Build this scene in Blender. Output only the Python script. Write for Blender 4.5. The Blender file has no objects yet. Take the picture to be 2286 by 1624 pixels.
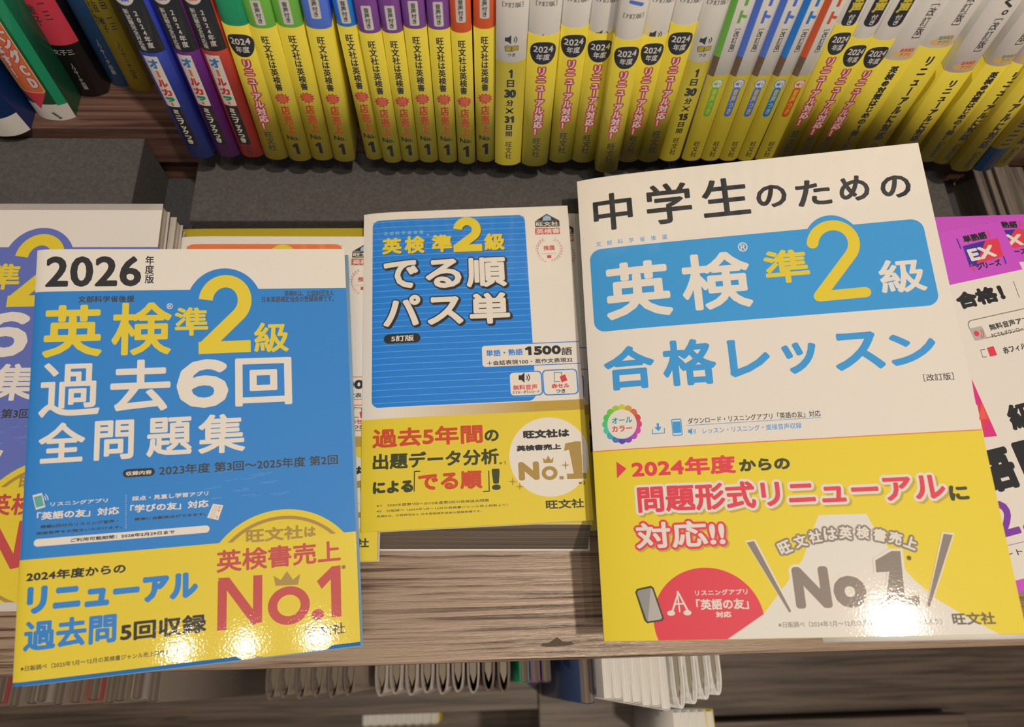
import bpy, math, random
import numpy as np
from mathutils import Matrix, Vector, Euler
from mathutils.geometry import tessellate_polygon
random.seed(4)
MM = 0.001
SC = bpy.context.scene
COL = SC.collection
EPS = 0.0015          # mm between printed layers
CAM_ROWS=[[0.998632, -0.029165, 0.043404], [0.00985, 0.92008, 0.391607], [-0.051357, -0.390643, 0.919108]]
# ---------------------------------------------------------------- camera, world, lights, exposure
cd = bpy.data.cameras.new('camera'); cam = bpy.data.objects.new('camera', cd); COL.objects.link(cam)
cd.sensor_width = 36; cd.lens = 1650 / 2286 * 36; cd.clip_start = 0.01; cd.clip_end = 20
m = Matrix([[CAM_ROWS[j][i] for j in range(3)] for i in range(3)])
cam.matrix_world = Matrix.Translation((0, 0, 1.162)) @ m.to_4x4()
cd.dof.use_dof = True; cd.dof.focus_distance = 0.385; cd.dof.aperture_fstop = 6.5
SC.camera = cam
wd = bpy.data.worlds.new('shop_ambience'); SC.world = wd; wd.use_nodes = True
wb = wd.node_tree.nodes['Background']; wb.inputs[0].default_value = (1.0, 0.86, 0.70, 1); wb.inputs[1].default_value = 0.24
def lamp(x, y, z, watt, rad, tint=(1.0, 0.83, 0.64)):
    l = bpy.data.lights.new('ceiling_spotlight', 'AREA'); l.shape = 'DISK'; l.size = rad * 2; l.energy = watt; l.color = tint
    o = bpy.data.objects.new('ceiling_spotlight', l); o.location = (x, y, z); COL.objects.link(o)
    d = Vector((0.0, 0.2, 0.8)) - o.location; o.rotation_euler = d.to_track_quat('-Z', 'Y').to_euler()
    o['label'] = 'warm recessed ceiling spotlight above the book display'; o['category'] = 'light'; o['group'] = 'ceiling spotlights'
lamp(0.329, -0.183, 2.30, 13.2, 0.027)
lamp(-0.023, -0.416, 2.28, 1.3, 0.016)
lamp(-0.162, -0.417, 2.28, 1.0, 0.014)
lamp(0.140, -0.410, 2.28, 1.9, 0.017)
vs = SC.view_settings; vs.view_transform = 'Standard'; vs.look = 'None'; vs.gamma = 1.0; vs.use_curve_mapping = False; vs.exposure = 0.0
# ---------------------------------------------------------------- colours (photo sRGB -> albedo under the warm light)
def lin(c): c = c / 255; return c / 12.92 if c <= 0.04045 else ((c + 0.055) / 1.055) ** 2.4
WH = [lin(v) for v in (231, 214, 190)]
def alb(r, g, b, k=0.80): return tuple(min(0.9, k * lin(v) / w) for v, w in zip((r, g, b), WH))
PAL = dict(white=alb(231, 214, 190), black=alb(44, 44, 44), ink=alb(62, 60, 56), ink2=alb(110, 95, 70), dk=alb(62, 66, 36), blue=alb(46, 128, 190), syel=alb(218, 190, 56), yel=alb(228, 196, 52),
    ryel=alb(234, 202, 50), green2=alb(95, 165, 150), gray=alb(140, 124, 108), gray2=alb(150, 142, 132), gray3=alb(185, 172, 155), red=alb(196, 74, 70), red2=alb(216, 62, 58), red3=alb(205, 74, 42),
    gold=alb(172, 136, 66), cblue=alb(34, 124, 204), cblue2=alb(84, 158, 216), pale=alb(150, 180, 195), rblue=alb(62, 150, 212), teal=alb(40, 150, 150), rred=alb(226, 64, 76),
    rwhite=alb(228, 214, 192), shade=alb(196, 168, 60), orange=alb(232, 118, 62), mag=alb(204, 82, 184), mag2=alb(222, 52, 120), orange2=alb(236, 92, 76), navy=alb(70, 52, 140),
    slate=alb(52, 66, 96), dullred=alb(140, 62, 54), scratch=alb(124, 172, 206), page_dim=alb(120, 102, 86), violet=alb(130, 62, 150), purple=alb(132, 72, 140), fpurple=alb(102, 112, 172), green=alb(34, 150, 96), lime=alb(118, 182, 64), spblue=alb(88, 120, 200), bblue=alb(36, 128, 214),
    cobalt=alb(72, 92, 196), plum=alb(140, 56, 150), coral=alb(240, 84, 70), cloud=alb(240, 190, 110), spine_red=alb(214, 62, 74), spine_orange=alb(226, 90, 40), brown=alb(120, 90, 66), bigb=alb(28, 92, 170), tblue=alb(60, 120, 170))
for i in range(40):
    t = min(1, i / 30); PAL['g%d' % i] = tuple(a * (1 - t) + b * t for a, b in zip(PAL['white'], alb(190, 150, 60)))
import colorsys
for i in range(16):
    c = colorsys.hsv_to_rgb((1.0 - (i - 0) / 16 + 0.92) % 1.0 if False else ((i / 16) + 0.92) % 1.0, 0.62, 0.82); PAL['h%d' % i] = tuple(v ** 2.2 for v in c)
# ---------------------------------------------------------------- materials
def mat_print(name, rough, coat, bump):
    m = bpy.data.materials.new(name); m.use_nodes = True; nt = m.node_tree; b = nt.nodes['Principled BSDF']
    a = nt.nodes.new('ShaderNodeAttribute'); a.attribute_name = 'ink'; nt.links.new(a.outputs['Color'], b.inputs['Base Color'])
    b.inputs['Roughness'].default_value = rough; b.inputs['Coat Weight'].default_value = coat; b.inputs['Coat Roughness'].default_value = 0.05; b.inputs['Specular IOR Level'].default_value = 0.25
    tc = nt.nodes.new('ShaderNodeTexCoord'); n = nt.nodes.new('ShaderNodeTexNoise'); n.inputs['Scale'].default_value = 900; n.inputs['Detail'].default_value = 1
    nt.links.new(tc.outputs['Object'], n.inputs['Vector']); bu = nt.nodes.new('ShaderNodeBump'); bu.inputs['Strength'].default_value = bump; bu.inputs['Distance'].default_value = 0.0002
    nt.links.new(n.outputs['Fac'], bu.inputs['Height']); nt.links.new(bu.outputs['Normal'], b.inputs['Normal']); nt.links.new(bu.outputs['Normal'], b.inputs['Coat Normal'])
    return m
PRINT = mat_print('laminated_print', 0.55, 0.7, 0.04)
PRINT_BAND = mat_print('paper_band_print', 0.5, 0.75, 0.09)
PRINT_SPINE = mat_print('spine_print', 0.5, 0.30, 0.05)
def mat_pages(name, col, dark):
    m = bpy.data.materials.new(name); m.use_nodes = True; nt = m.node_tree; b = nt.nodes['Principled BSDF']; b.inputs['Roughness'].default_value = 0.85
    tc = nt.nodes.new('ShaderNodeTexCoord'); mp = nt.nodes.new('ShaderNodeMapping'); n = nt.nodes.new('ShaderNodeTexNoise'); n.inputs['Scale'].default_value = 1; n.inputs['Detail'].default_value = 3
    nt.links.new(tc.outputs['Object'], mp.inputs['Vector']); nt.links.new(mp.outputs['Vector'], n.inputs['Vector'])
    r = nt.nodes.new('ShaderNodeValToRGB'); r.color_ramp.elements[0].position = .38; r.color_ramp.elements[1].position = .6
    r.color_ramp.elements[0].color = (*dark, 1); r.color_ramp.elements[1].color = (*col, 1)
    nt.links.new(n.outputs['Fac'], r.inputs['Fac']); nt.links.new(r.outputs['Color'], b.inputs['Base Color'])
    return m, mp
PAGES, mp = mat_pages('page_edges_lying', alb(225, 210, 188), alb(150, 136, 118)); mp.inputs['Scale'].default_value = (8, 8, 2600)
PAGES_DK, mp = mat_pages('page_edges_lying_shaded', alb(124, 106, 88), alb(88, 74, 60)); mp.inputs['Scale'].default_value = (6, 6, 2200)  # same paper, with the shade at the pile's foot put into the colour
PAGES_UP, mp = mat_pages('page_edges_standing', alb(225, 210, 188), alb(150, 136, 118)); mp.inputs['Scale'].default_value = (2600, 8, 8)
def mat_wood(name, c0, c1, scale, bump, rough, ramp=(.36, .62)):
    m = bpy.data.materials.new(name); m.use_nodes = True; nt = m.node_tree; b = nt.nodes['Principled BSDF']; b.inputs['Roughness'].default_value = rough
    tc = nt.nodes.new('ShaderNodeTexCoord'); mp = nt.nodes.new('ShaderNodeMapping'); nt.links.new(tc.outputs['Object'], mp.inputs['Vector'])
    mp.inputs['Scale'].default_value = scale
    w = nt.nodes.new('ShaderNodeTexNoise'); w.inputs['Scale'].default_value = 1; w.inputs['Detail'].default_value = 5; w.inputs['Roughness'].default_value = .6; w.inputs['Distortion'].default_value = .45
    nt.links.new(mp.outputs['Vector'], w.inputs['Vector'])
    r = nt.nodes.new('ShaderNodeValToRGB'); r.color_ramp.elements[0].position = ramp[0]; r.color_ramp.elements[1].position = ramp[1]
    r.color_ramp.elements[0].color = (*c0, 1); r.color_ramp.elements[1].color = (*c1, 1)
    nt.links.new(w.outputs['Fac'], r.inputs['Fac']); nt.links.new(r.outputs['Color'], b.inputs['Base Color'])
    bu = nt.nodes.new('ShaderNodeBump'); bu.inputs['Strength'].default_value = bump; bu.inputs['Distance'].default_value = 0.0008
    nt.links.new(w.outputs['Fac'], bu.inputs['Height']); nt.links.new(bu.outputs['Normal'], b.inputs['Normal'])
    return m
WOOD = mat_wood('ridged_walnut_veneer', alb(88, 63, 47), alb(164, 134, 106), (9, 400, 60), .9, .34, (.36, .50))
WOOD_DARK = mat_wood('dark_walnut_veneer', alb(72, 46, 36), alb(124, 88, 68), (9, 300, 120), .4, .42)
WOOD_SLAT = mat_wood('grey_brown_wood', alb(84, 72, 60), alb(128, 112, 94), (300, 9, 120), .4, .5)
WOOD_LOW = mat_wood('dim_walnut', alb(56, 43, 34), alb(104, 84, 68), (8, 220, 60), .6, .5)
def mat_flat(name, col, rough=.7, speck=0):
    m = bpy.data.materials.new(name); m.use_nodes = True; nt = m.node_tree; b = nt.nodes['Principled BSDF']
    b.inputs['Roughness'].default_value = rough; b.inputs['Base Color'].default_value = (*col, 1)
    if speck:
        tc = nt.nodes.new('ShaderNodeTexCoord'); n = nt.nodes.new('ShaderNodeTexNoise'); n.inputs['Scale'].default_value = 500; n.inputs['Detail'].default_value = 3
        nt.links.new(tc.outputs['Object'], n.inputs['Vector']); r = nt.nodes.new('ShaderNodeValToRGB')
        r.color_ramp.elements[0].position = .3; r.color_ramp.elements[0].color = (*[c * .8 for c in col], 1); r.color_ramp.elements[1].position = .75; r.color_ramp.elements[1].color = (*[c * 1.25 for c in col], 1)
        nt.links.new(n.outputs['Fac'], r.inputs['Fac']); nt.links.new(r.outputs['Color'], b.inputs['Base Color'])
        bu = nt.nodes.new('ShaderNodeBump'); bu.inputs['Strength'].default_value = .2; bu.inputs['Distance'].default_value = .0003
        nt.links.new(n.outputs['Fac'], bu.inputs['Height']); nt.links.new(bu.outputs['Normal'], b.inputs['Normal'])
    return m
FOAM = mat_flat('black_foam_board', alb(82, 75, 68), .85, 1)
FOAM_LOW = mat_flat('black_base_mat', alb(58, 56, 54), .85, 1)
_fc = {}
def flat(key, rough=.45):
    if key not in _fc: _fc[key] = mat_flat('paper_' + key, PAL[key], rough)
    return _fc[key]
# ---------------------------------------------------------------- object helpers
def link(o, parent=None):
    COL.objects.link(o)
    if parent is not None: o.parent = parent
    return o
def meta(o, label=None, cat=None, group=None, kind=None):
    for k, v in (('label', label), ('category', cat), ('group', group), ('kind', kind)):
        if v: o[k] = v
    return o
def thing(name, loc=(0, 0, 0), rot=None, **k):
    o = bpy.data.objects.new(name, None); o.empty_display_size = .01; o.location = [c * MM for c in loc]
    if rot is not None: o.rotation_euler = rot
    link(o); return meta(o, **k)
def mesh(name, V, Fc, mat, parent=None, smooth=False):
    me = bpy.data.meshes.new(name); me.from_pydata([tuple(c * MM for c in v) for v in V], [], Fc); me.materials.append(mat)
    me.update()
    if smooth: me.polygons.foreach_set('use_smooth', [True] * len(me.polygons))
    return link(bpy.data.objects.new(name, me), parent)
def boxmesh(name, x0, y0, z0, x1, y1, z1, mat, parent=None, bev=0.6):
    """a box with chamfered edges"""
    b = bev; V = []
    import bmesh
    bm = bmesh.new(); bmesh.ops.create_cube(bm, size=1)
    for v in bm.verts: v.co = Vector((x0 + (v.co.x + .5) * (x1 - x0), y0 + (v.co.y + .5) * (y1 - y0), z0 + (v.co.z + .5) * (z1 - z0))) * MM
    if b: bmesh.ops.bevel(bm, geom=bm.edges[:], offset=b * MM, segments=1, affect='EDGES')
    me = bpy.data.meshes.new(name); bm.to_mesh(me); bm.free(); me.materials.append(mat)
    return link(bpy.data.objects.new(name, me), parent)
# ---------------------------------------------------------------- print engine
_gl = {}
def glyph(ch):
    if ch in _gl: return _gl[ch]
    if ch == '1':
        P = [(.30, 0), (.30, .56), (.13, .47), (.13, .56), (.31, .69), (.40, .69), (.40, 0)]
        t = tessellate_polygon([[Vector((*p, 0)) for p in P]])
        _gl[ch] = (np.array([[P[i] for i in tr] for tr in t], float), .56); return _gl[ch]
    c = bpy.data.curves.new('g', 'FONT'); c.body = ch; c.size = 1; c.resolution_u = 3
    o = bpy.data.objects.new('g', c); COL.objects.link(o); bpy.context.view_layer.update()
    dg = bpy.context.evaluated_depsgraph_get(); me = bpy.data.meshes.new_from_object(o.evaluated_get(dg), depsgraph=dg)
    me.calc_loop_triangles(); n = len(me.loop_triangles)
    if n:
        co = np.empty(len(me.vertices) * 3); me.vertices.foreach_get('co', co); co = co.reshape(-1, 3)[:, :2]
        ix = np.empty(n * 3, int); me.loop_triangles.foreach_get('vertices', ix); T = co[ix].reshape(-1, 3, 2)
    else: T = np.zeros((0, 3, 2))
    bpy.data.objects.remove(o); bpy.data.meshes.remove(me); bpy.data.curves.remove(c)
    if ord(ch) > 0x2000 or ch in '・': adv = 1.0
    else: adv = (T[:, :, 0].max() + .055) if n else .3
    if ch == '※': adv = .65
    _gl[ch] = (T, adv); return _gl[ch]
ROTV = set('ー（）［］「」〜【】')
def layout(s, v=False, sp=0.0):
    out = []; x = 0.0
    for ch in s:
        T, adv = glyph(ch)
        if v:
            if ch in ' 　': x -= .5; continue
            if ch in '（）()': T0, adv = glyph('（' if ch in '（(' else '）'); T = T0
            if ch in ROTV:
                q = T - np.array([.5, .38]); q = np.stack([q[..., 1], -q[..., 0]], -1); T = q + np.array([.5, .38])
            elif ord(ch) < 0x2000 and len(T):
                T = T + np.array([.5 - (T[..., 0].max() + T[..., 0].min()) / 2, 0.0])
            out.append(T + np.array([0, x])); x -= 1.0 + sp
        else:
            if len(T): out.append(T + np.array([x, 0]))
            x += adv + sp
    return np.concatenate(out)
def split(T, L, ax, c):
    """cut all triangles along coordinate ax = c"""
    if not len(T): return T, L
    d = T[:, :, ax] - c; pos = (d > 1e-7).sum(1); neg = (d < -1e-7).sum(1); cr = (pos > 0) & (neg > 0)
    if not cr.any(): return T, L
    keepT, keepL = T[~cr], L[~cr]; A = T[cr]; D = d[cr]; LL = L[cr]; oT = [keepT]; oL = [keepL]
    sg = np.where(D > 1e-7, 1, np.where(D < -1e-7, -1, 0))
    z = (sg == 0).any(1)
    if z.any():                                   # one vertex on the line
        a, dd, s, l = A[z], D[z], sg[z], LL[z]; k = np.argmax(s == 0, 1); r = np.arange(len(a))
        p0 = a[r, k]; p1 = a[r, (k + 1) % 3]; p2 = a[r, (k + 2) % 3]; d1 = dd[r, (k + 1) % 3]; d2 = dd[r, (k + 2) % 3]
        q = p1 + (p2 - p1) * (d1 / (d1 - d2))[:, None]
        oT += [np.stack([p0, p1, q], 1), np.stack([p0, q, p2], 1)]; oL += [l, l]
    a, dd, s, l = A[~z], D[~z], sg[~z], LL[~z]
    if len(a):
        k = np.argmax(s == -s.sum(1)[:, None], 1); r = np.arange(len(a))      # lone vertex
        p0 = a[r, k]; p1 = a[r, (k + 1) % 3]; p2 = a[r, (k + 2) % 3]; d0 = dd[r, k]; d1 = dd[r, (k + 1) % 3]; d2 = dd[r, (k + 2) % 3]
        q1 = p0 + (p1 - p0) * (d0 / (d0 - d1))[:, None]; q2 = p0 + (p2 - p0) * (d0 / (d0 - d2))[:, None]
        oT += [np.stack([p0, q1, q2], 1), np.stack([q1, p1, p2], 1), np.stack([q1, p2, q2], 1)]; oL += [l, l, l]
    return np.concatenate(oT), np.concatenate(oL)
class Print:
    def __init__(s): s.T = []; s.C = []; s.Lr = []; s.bb = []
    def add(s, stack, col, clip=None):
        """stack: list of triangle arrays, one layer each, above everything they overlap"""
        if clip is not None:
            new = []
            for T in stack:
                L = np.zeros(len(T))
                for ax, c in ((0, clip[0]), (1, clip[1]), (0, clip[2]), (1, clip[3])): T, L = split(T, L, ax, c)
                m_ = T.mean(1); new.append(T[(m_[:, 0] > clip[0]) & (m_[:, 0] < clip[2]) & (m_[:, 1] > clip[1]) & (m_[:, 1] < clip[3])])
            stack = new
        stack = [t for t in stack if len(t)]
        if not stack: return
        lo = np.min([t.min((0, 1)) for t in stack], 0); hi = np.max([t.max((0, 1)) for t in stack], 0)
        base = 1
        for (l0, h0, top) in s.bb:
            if l0[0] < hi[0] and h0[0] > lo[0] and l0[1] < hi[1] and h0[1] > lo[1]: base = max(base, top + 1)
        for i, T in enumerate(stack):
            s.T.append(T); s.C.append(np.repeat([PAL[col]], len(T), 0)); s.Lr.append(np.full(len(T), base + i, float))
        s.bb.append((lo, hi, base + len(stack) - 1))
    def poly(s, pts, col, clip=None):
        t = tessellate_polygon([[Vector((p[0], p[1], 0)) for p in pts]])
        if t: s.add([np.array([[pts[i] for i in tr] for tr in t], float)], col, clip)
    def box(s, b, r, col, clip=None):
        x0, y0, x1, y1 = b
        if r <= 0: return s.poly([(x0, y0), (x1, y0), (x1, y1), (x0, y1)], col, clip)
        r = min(r, (x1 - x0) / 2, (y1 - y0) / 2); P = []
        for cx, cy, a in ((x1 - r, y0 + r, -90), (x1 - r, y1 - r, 0), (x0 + r, y1 - r, 90), (x0 + r, y0 + r, 180)):
            for k in range(7): th = math.radians(a + 15 * k); P.append((cx + r * math.cos(th), cy + r * math.sin(th)))
        s.poly(P, col, clip)
    def ell(s, e, col, clip=None):
        n = 10 if max(e[2:]) < .4 else (24 if max(e[2:]) < 4 else 72)
        s.poly([(e[0] + e[2] * math.cos(2 * math.pi * i / n), e[1] + e[3] * math.sin(2 * math.pi * i / n)) for i in range(n)], col, clip)
    def stroke(s, pts, w, col, rnd=0):
        P = [np.array(p, float) for p in pts]; n = len(P); Ls = []; Rs = []
        for i in range(n):
            a = P[i] - P[i - 1] if i else P[1] - P[0]; b = P[i + 1] - P[i] if i < n - 1 else a
            a = a / (np.linalg.norm(a) + 1e-9); b = b / (np.linalg.norm(b) + 1e-9); t = a + b; t /= np.linalg.norm(t) + 1e-9; nn = np.array([-t[1], t[0]])
            k = min(2.0, 1 / max(.3, abs(nn @ np.array([-a[1], a[0]])))); Ls.append(P[i] + nn * w / 2 * k); Rs.append(P[i] - nn * w / 2 * k)
        T = []
        for i in range(n - 1): T += [[Rs[i], Rs[i + 1], Ls[i + 1]], [Rs[i], Ls[i + 1], Ls[i]]]
        st = [np.array(T)]
        if rnd:
            for p in (P[0], P[-1]):
                q = [p + w / 2 * np.array([math.cos(2 * math.pi * k / 14), math.sin(2 * math.pi * k / 14)]) for k in range(14)]
                st.append(np.array([[p, q[k], q[(k + 1) % 14]] for k in range(14)]))
        s.add(st, col)
    def text(s, tx, b, col, bold=0.0, o=None, sh=None, v=False, sp=0.0, rot=0, pad=0):
        T = layout(tx, v, sp); lo = T.min((0, 1)); hi = T.max((0, 1)); x0, y0, x1, y1 = b
        r = 0 if pad else min(bold, .2 * min(x1 - x0, y1 - y0)); rb = bold
        sc = np.array([(x1 - x0 - 2 * r) / (hi[0] - lo[0]), (y1 - y0 - 2 * r) / max(1e-6, hi[1] - lo[1])])
        if tx == 'ー' and not v: sc[1] = sc[0]
        T = (T - lo) * sc + np.array([x0 + r, y0 + r])
        if rot:
            c = np.array([(x0 + x1) / 2, (y0 + y1) / 2]); a = math.radians(rot); M = np.array([[math.cos(a), math.sin(a)], [-math.sin(a), math.cos(a)]]); T = (T - c) @ M + c
        def stamp(rad, off=(0, 0)):
            if rad <= 0.02: return [T + np.array(off)]
            n = 4 if rad < .2 else (8 if rad < .7 else 12)
            S = [T + np.array(off) + rad * np.array([math.cos(2 * math.pi * (k + .5) / n), math.sin(2 * math.pi * (k + .5) / n)]) for k in range(n)]
            if rad > 1.0: S += [T + np.array(off) + rad * .5 * np.array([math.cos(2 * math.pi * k / 6), math.sin(2 * math.pi * k / 6)]) for k in range(6)]
            return S + [T + np.array(off)]
        if sh: s.add(stamp(rb + (o[1] if o else 0), (sh[1], sh[2])), sh[0])
        if o: s.add(stamp(rb + o[1]), o[0])
        s.add(stamp(rb), col)
    def run(s, items, swap=None):
        sw = (lambda c: swap.get(c, c)) if swap else (lambda c: c)
        for it in items:
            k = it[0]
            if k == 't': s.text(it[1], it[2], sw(it[3]), it[4], **it[5])
            elif k == 'b': s.box(it[1], it[2], sw(it[3]))
            elif k == 'e': s.ell(it[1], sw(it[2]), it[3])
            elif k == 'p': s.poly(it[1], sw(it[2]), it[3])
            elif k == 's': s.stroke(it[1], it[2], sw(it[3]), it[4])
        return s
    def build(s, name, surf, grid, mat, parent, clip=None):
        if not s.T: return None
        T = np.concatenate(s.T); C = np.concatenate(s.C); L = np.concatenate(s.Lr); I = np.concatenate([L[:, None], C], 1)
        for c in grid: T, I = split(T, I, 0, c)
        if clip:
            for ax, c in ((0, clip[0]), (1, clip[1]), (0, clip[2]), (1, clip[3])): T, I = split(T, I, ax, c)
            m_ = T.mean(1); k = (m_[:, 0] > clip[0]) & (m_[:, 0] < clip[2]) & (m_[:, 1] > clip[1]) & (m_[:, 1] < clip[3]); T, I = T[k], I[k]
        ar = (T[:, 1, 0] - T[:, 0, 0]) * (T[:, 2, 1] - T[:, 0, 1]) - (T[:, 1, 1] - T[:, 0, 1]) * (T[:, 2, 0] - T[:, 0, 0])
        k = np.abs(ar) > 1e-7; T, I, ar = T[k], I[k], ar[k]; fl = ar < 0; T[fl] = T[fl][:, ::-1]
        Pn, N = surf(T.reshape(-1, 2)); Pn = Pn + N * (np.repeat(I[:, 0], 3) * EPS + .004)[:, None]
        n = len(T); me = bpy.data.meshes.new(name); me.vertices.add(n * 3); me.vertices.foreach_set('co', (Pn * MM).ravel())
        me.loops.add(n * 3); me.loops.foreach_set('vertex_index', np.arange(n * 3)); me.polygons.add(n); me.polygons.foreach_set('loop_start', np.arange(n) * 3)
        me.update(calc_edges=True); me.polygons.foreach_set('use_smooth', np.ones(n, bool))
        at = me.attributes.new('ink', 'FLOAT_COLOR', 'POINT'); at.data.foreach_set('color', np.repeat(np.concatenate([I[:, 1:4], np.ones((n, 1))], 1), 3, 0).ravel())
        me.normals_split_custom_set_from_vertices(N.tolist()); me.materials.append(mat)
        return link(bpy.data.objects.new(name, me), parent)
# ---------------------------------------------------------------- profile sheets: bent paper swept along one axis
def sheet(name, prof, thick, v0, v1, axis, mat, parent, col=None):
    """prof: list of (a, b) points of the outside; axis 'y' sweeps along y (lying books), 'z' along z (standing)"""
    P = np.array(prof, float); d = np.gradient(P, axis=0); d /= np.linalg.norm(d, axis=1)[:, None] + 1e-9
    Nn = np.stack([-d[:, 1], d[:, 0]], 1); Q = P + Nn * thick; n = len(P); V = []
    put = (lambda p, v: (p[0], v, p[1])) if axis == 'y' else (lambda p, v: (p[0], p[1], v))
    for v in (v0, v1):
        V += [put(p, v) for p in P]; V += [put(p, v) for p in Q]
    Fc = []
    for i in range(n - 1):
        a, b, c, e = i, i + 1, 2 * n + i + 1, 2 * n + i
        Fc += [(a, b, c, e), (n + i + 1, n + i, 3 * n + i, 3 * n + i + 1), (a, n + i, n + i + 1, b), (e, c, 3 * n + i + 1, 3 * n + i)]
    Fc += [(0, 2 * n, 3 * n, n), (n - 1, 2 * n - 1, 4 * n - 1, 3 * n - 1)]
    o = mesh(name, V, Fc, mat, parent); me = o.data
    sm = [abs(len(p.vertices)) == 4 and (i % 4 < 2) and i < 4 * (n - 1) for i, p in enumerate(me.polygons)]; me.polygons.foreach_set('use_smooth', sm)
    import bmesh
    bm = bmesh.new(); bm.from_mesh(me); bmesh.ops.recalc_face_normals(bm, faces=bm.faces); bm.to_mesh(me); bm.free()
    if col is not None:
        at = me.attributes.new('ink', 'FLOAT_COLOR', 'POINT'); at.data.foreach_set('color', np.tile([*PAL[col], 1.0], len(me.vertices)))
    return o
def prism(name, prof, v0, v1, axis, mat, parent):
    n = len(prof); put = (lambda p, v: (p[0], v, p[1])) if axis == 'y' else (lambda p, v: (p[0], p[1], v))
    V = [put(p, v0) for p in prof] + [put(p, v1) for p in prof]
    Fc = [tuple(range(n)), tuple(range(2 * n - 1, n - 1, -1))] + [(i, (i + 1) % n, n + (i + 1) % n, n + i) for i in range(n)]
    o = mesh(name, V, Fc, mat, parent)
    import bmesh
    bm = bmesh.new(); bm.from_mesh(o.data); bmesh.ops.recalc_face_normals(bm, faces=bm.faces); bm.to_mesh(o.data); bm.free()
    return o
GU = [0, .6, 1.3, 2.2, 3.3, 4.6, 6.2, 8, 10, 12.5, 15.5, 19, 23, 28, 34, 42, 52, 66, 84, 110, 140, 300]
def lying_book(name, pose, t, warp, cover, band=None, citems=None, bitems=None, swap=None, pagemat=None, cmat=None, bmat=None, shear=0.0, band0=-.15, **k):
    """paperback lying on its back: origin at the lower left corner of the front cover's top face"""
    w, h, loc, rot, bh = pose; d0, lam = warp
    r = Matrix.Rotation(rot[0], 3, 'Z') @ Matrix.Rotation(rot[1], 3, 'X') @ Matrix.Rotation(rot[2], 3, 'Y')
    root = thing(name, loc, r.to_euler(), **k)
    g = lambda u: -d0 * np.exp(-np.asarray(u, float) / lam)
    us = [u for u in GU if u < w] + [w]
    def prof(off):
        top = [(u, float(g(u)) + off) for u in reversed(us)]
        g0 = float(g(0)) ; sp = [(-off - .25 * t * .12 * math.sin(math.pi * q), g0 + off + (-t - g0 - 2 * off) * q) for q in (.06, .2, .4, .6, .8, .94)]
        return top + [(-off * .6, g0 + off * .8)][:1 if off else 0] + sp + [(.3, -t - off), (w / 2, -t - off), (w, -t - off)]
    cov = sheet('cover', prof(0), .28, 0, h, 'y', cmat or PRINT, root, cover)
    pg = [(u, float(g(u)) - .35) for u in us if 1 < u < w - 1] + [(w - 1, float(g(w - 1)) - .35), (w - 1, -t + .35), (1, -t + .35), (1, float(g(1)) - .35)]
    prism('page_block', pg, .8, h - .8, 'y', pagemat or PAGES, root)
    def surf(off):
        def f(p):
            u = p[:, 0]; z = np.interp(u, us, g(us)); dz = d0 / lam * np.exp(-u / lam); N = np.stack([-dz, 0 * u, 1 + 0 * u], 1); N /= np.linalg.norm(N, axis=1)[:, None]
            return np.stack([u, p[:, 1], z + off], 1), N
        return f
    if citems:
        P = Print(); P.run(citems, swap); P.build('cover_print', surf(0), us[1:-1], cmat or PRINT, cov, [0.02, .02, w - .02, h - .02])
    if band:
        b = sheet('paper_band', prof(.2), .15, band0, bh, 'y', bmat or PRINT_BAND, root, band)
        if bitems:
            P = Print(); P.run(bitems, swap); P.build('band_print', surf(.2), us[1:-1], bmat or PRINT_BAND, b, [0.0, band0 + .01, w, bh])
    if shear:                                     # a pile whose lower pages slid forward
        for c in root.children_recursive:
            me = c.data; co = np.empty(len(me.vertices) * 3); me.vertices.foreach_get('co', co); co = co.reshape(-1, 3); co[:, 1] += shear * np.minimum(co[:, 2], 0)
            me.vertices.foreach_set('co', co.ravel()); me.update()
    return root
def standing_book(name, x, y, z, w, lean, H, D, cover, band=None, bh=0, pr=None, bpr=None, bulge=2.3, yaw=0.0, pages=None, cmat=None, **k):
    """paperback standing with its spine towards -y; origin at the bottom middle of the spine"""
    root = thing(name, (x, y, z), (0, lean, yaw), **k)
    hw = w / 2 - .12; us = [hw * q for q in (-1, -.97, -.92, -.84, -.72, -.55, -.35, -.12, .12, .35, .55, .72, .84, .92, .97, 1)]
    yy = lambda u: bulge * np.abs(np.asarray(u, float) / hw) ** 2.6
    def prof(off):
        k_ = (hw + off) / hw
        return [(-hw - off, D)] + [(u * k_, float(yy(u)) - off) for u in us] + [(hw + off, D)]
    sh = prof(0)
    cov = sheet('cover', sh, .28, 0, H, 'z', cmat or PRINT_SPINE, root, cover)
    pg = [(-hw + .4, D - 1.5)] + [(u * .94, float(yy(u)) + .6) for u in us[2:-2]] + [(hw - .4, D - 1.5)]
    prism('page_block', pg, .8, H - .8, 'z', pages or PAGES_UP, root)
    def surf(off):
        k_ = (hw + off) / hw
        def f(p):
            u = p[:, 0] / k_; v = np.interp(u, us, yy(us)); dv = bulge * 2.6 * np.sign(u) * np.abs(u / hw) ** 1.6 / hw; N = np.stack([dv, -1 + 0 * u, 0 * u], 1); N /= np.linalg.norm(N, axis=1)[:, None]
            return np.stack([p[:, 0], v - off, p[:, 1]], 1), N
        return f, [u * k_ for u in us[1:-1]], k_
    if pr: f, gr, k_ = surf(0); pr.build('spine_print', f, gr, cmat or PRINT_SPINE, cov, [-hw, 0, hw, H])
    if band:
        b = sheet('paper_band', prof(.22), .15, -.1, bh, 'z', PRINT_SPINE, root, band)
        if bpr: f, gr, k_ = surf(.22); bpr.build('band_print', f, gr, PRINT_SPINE, b, [-hw * k_, 0, hw * k_, bh])
    return root
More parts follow.
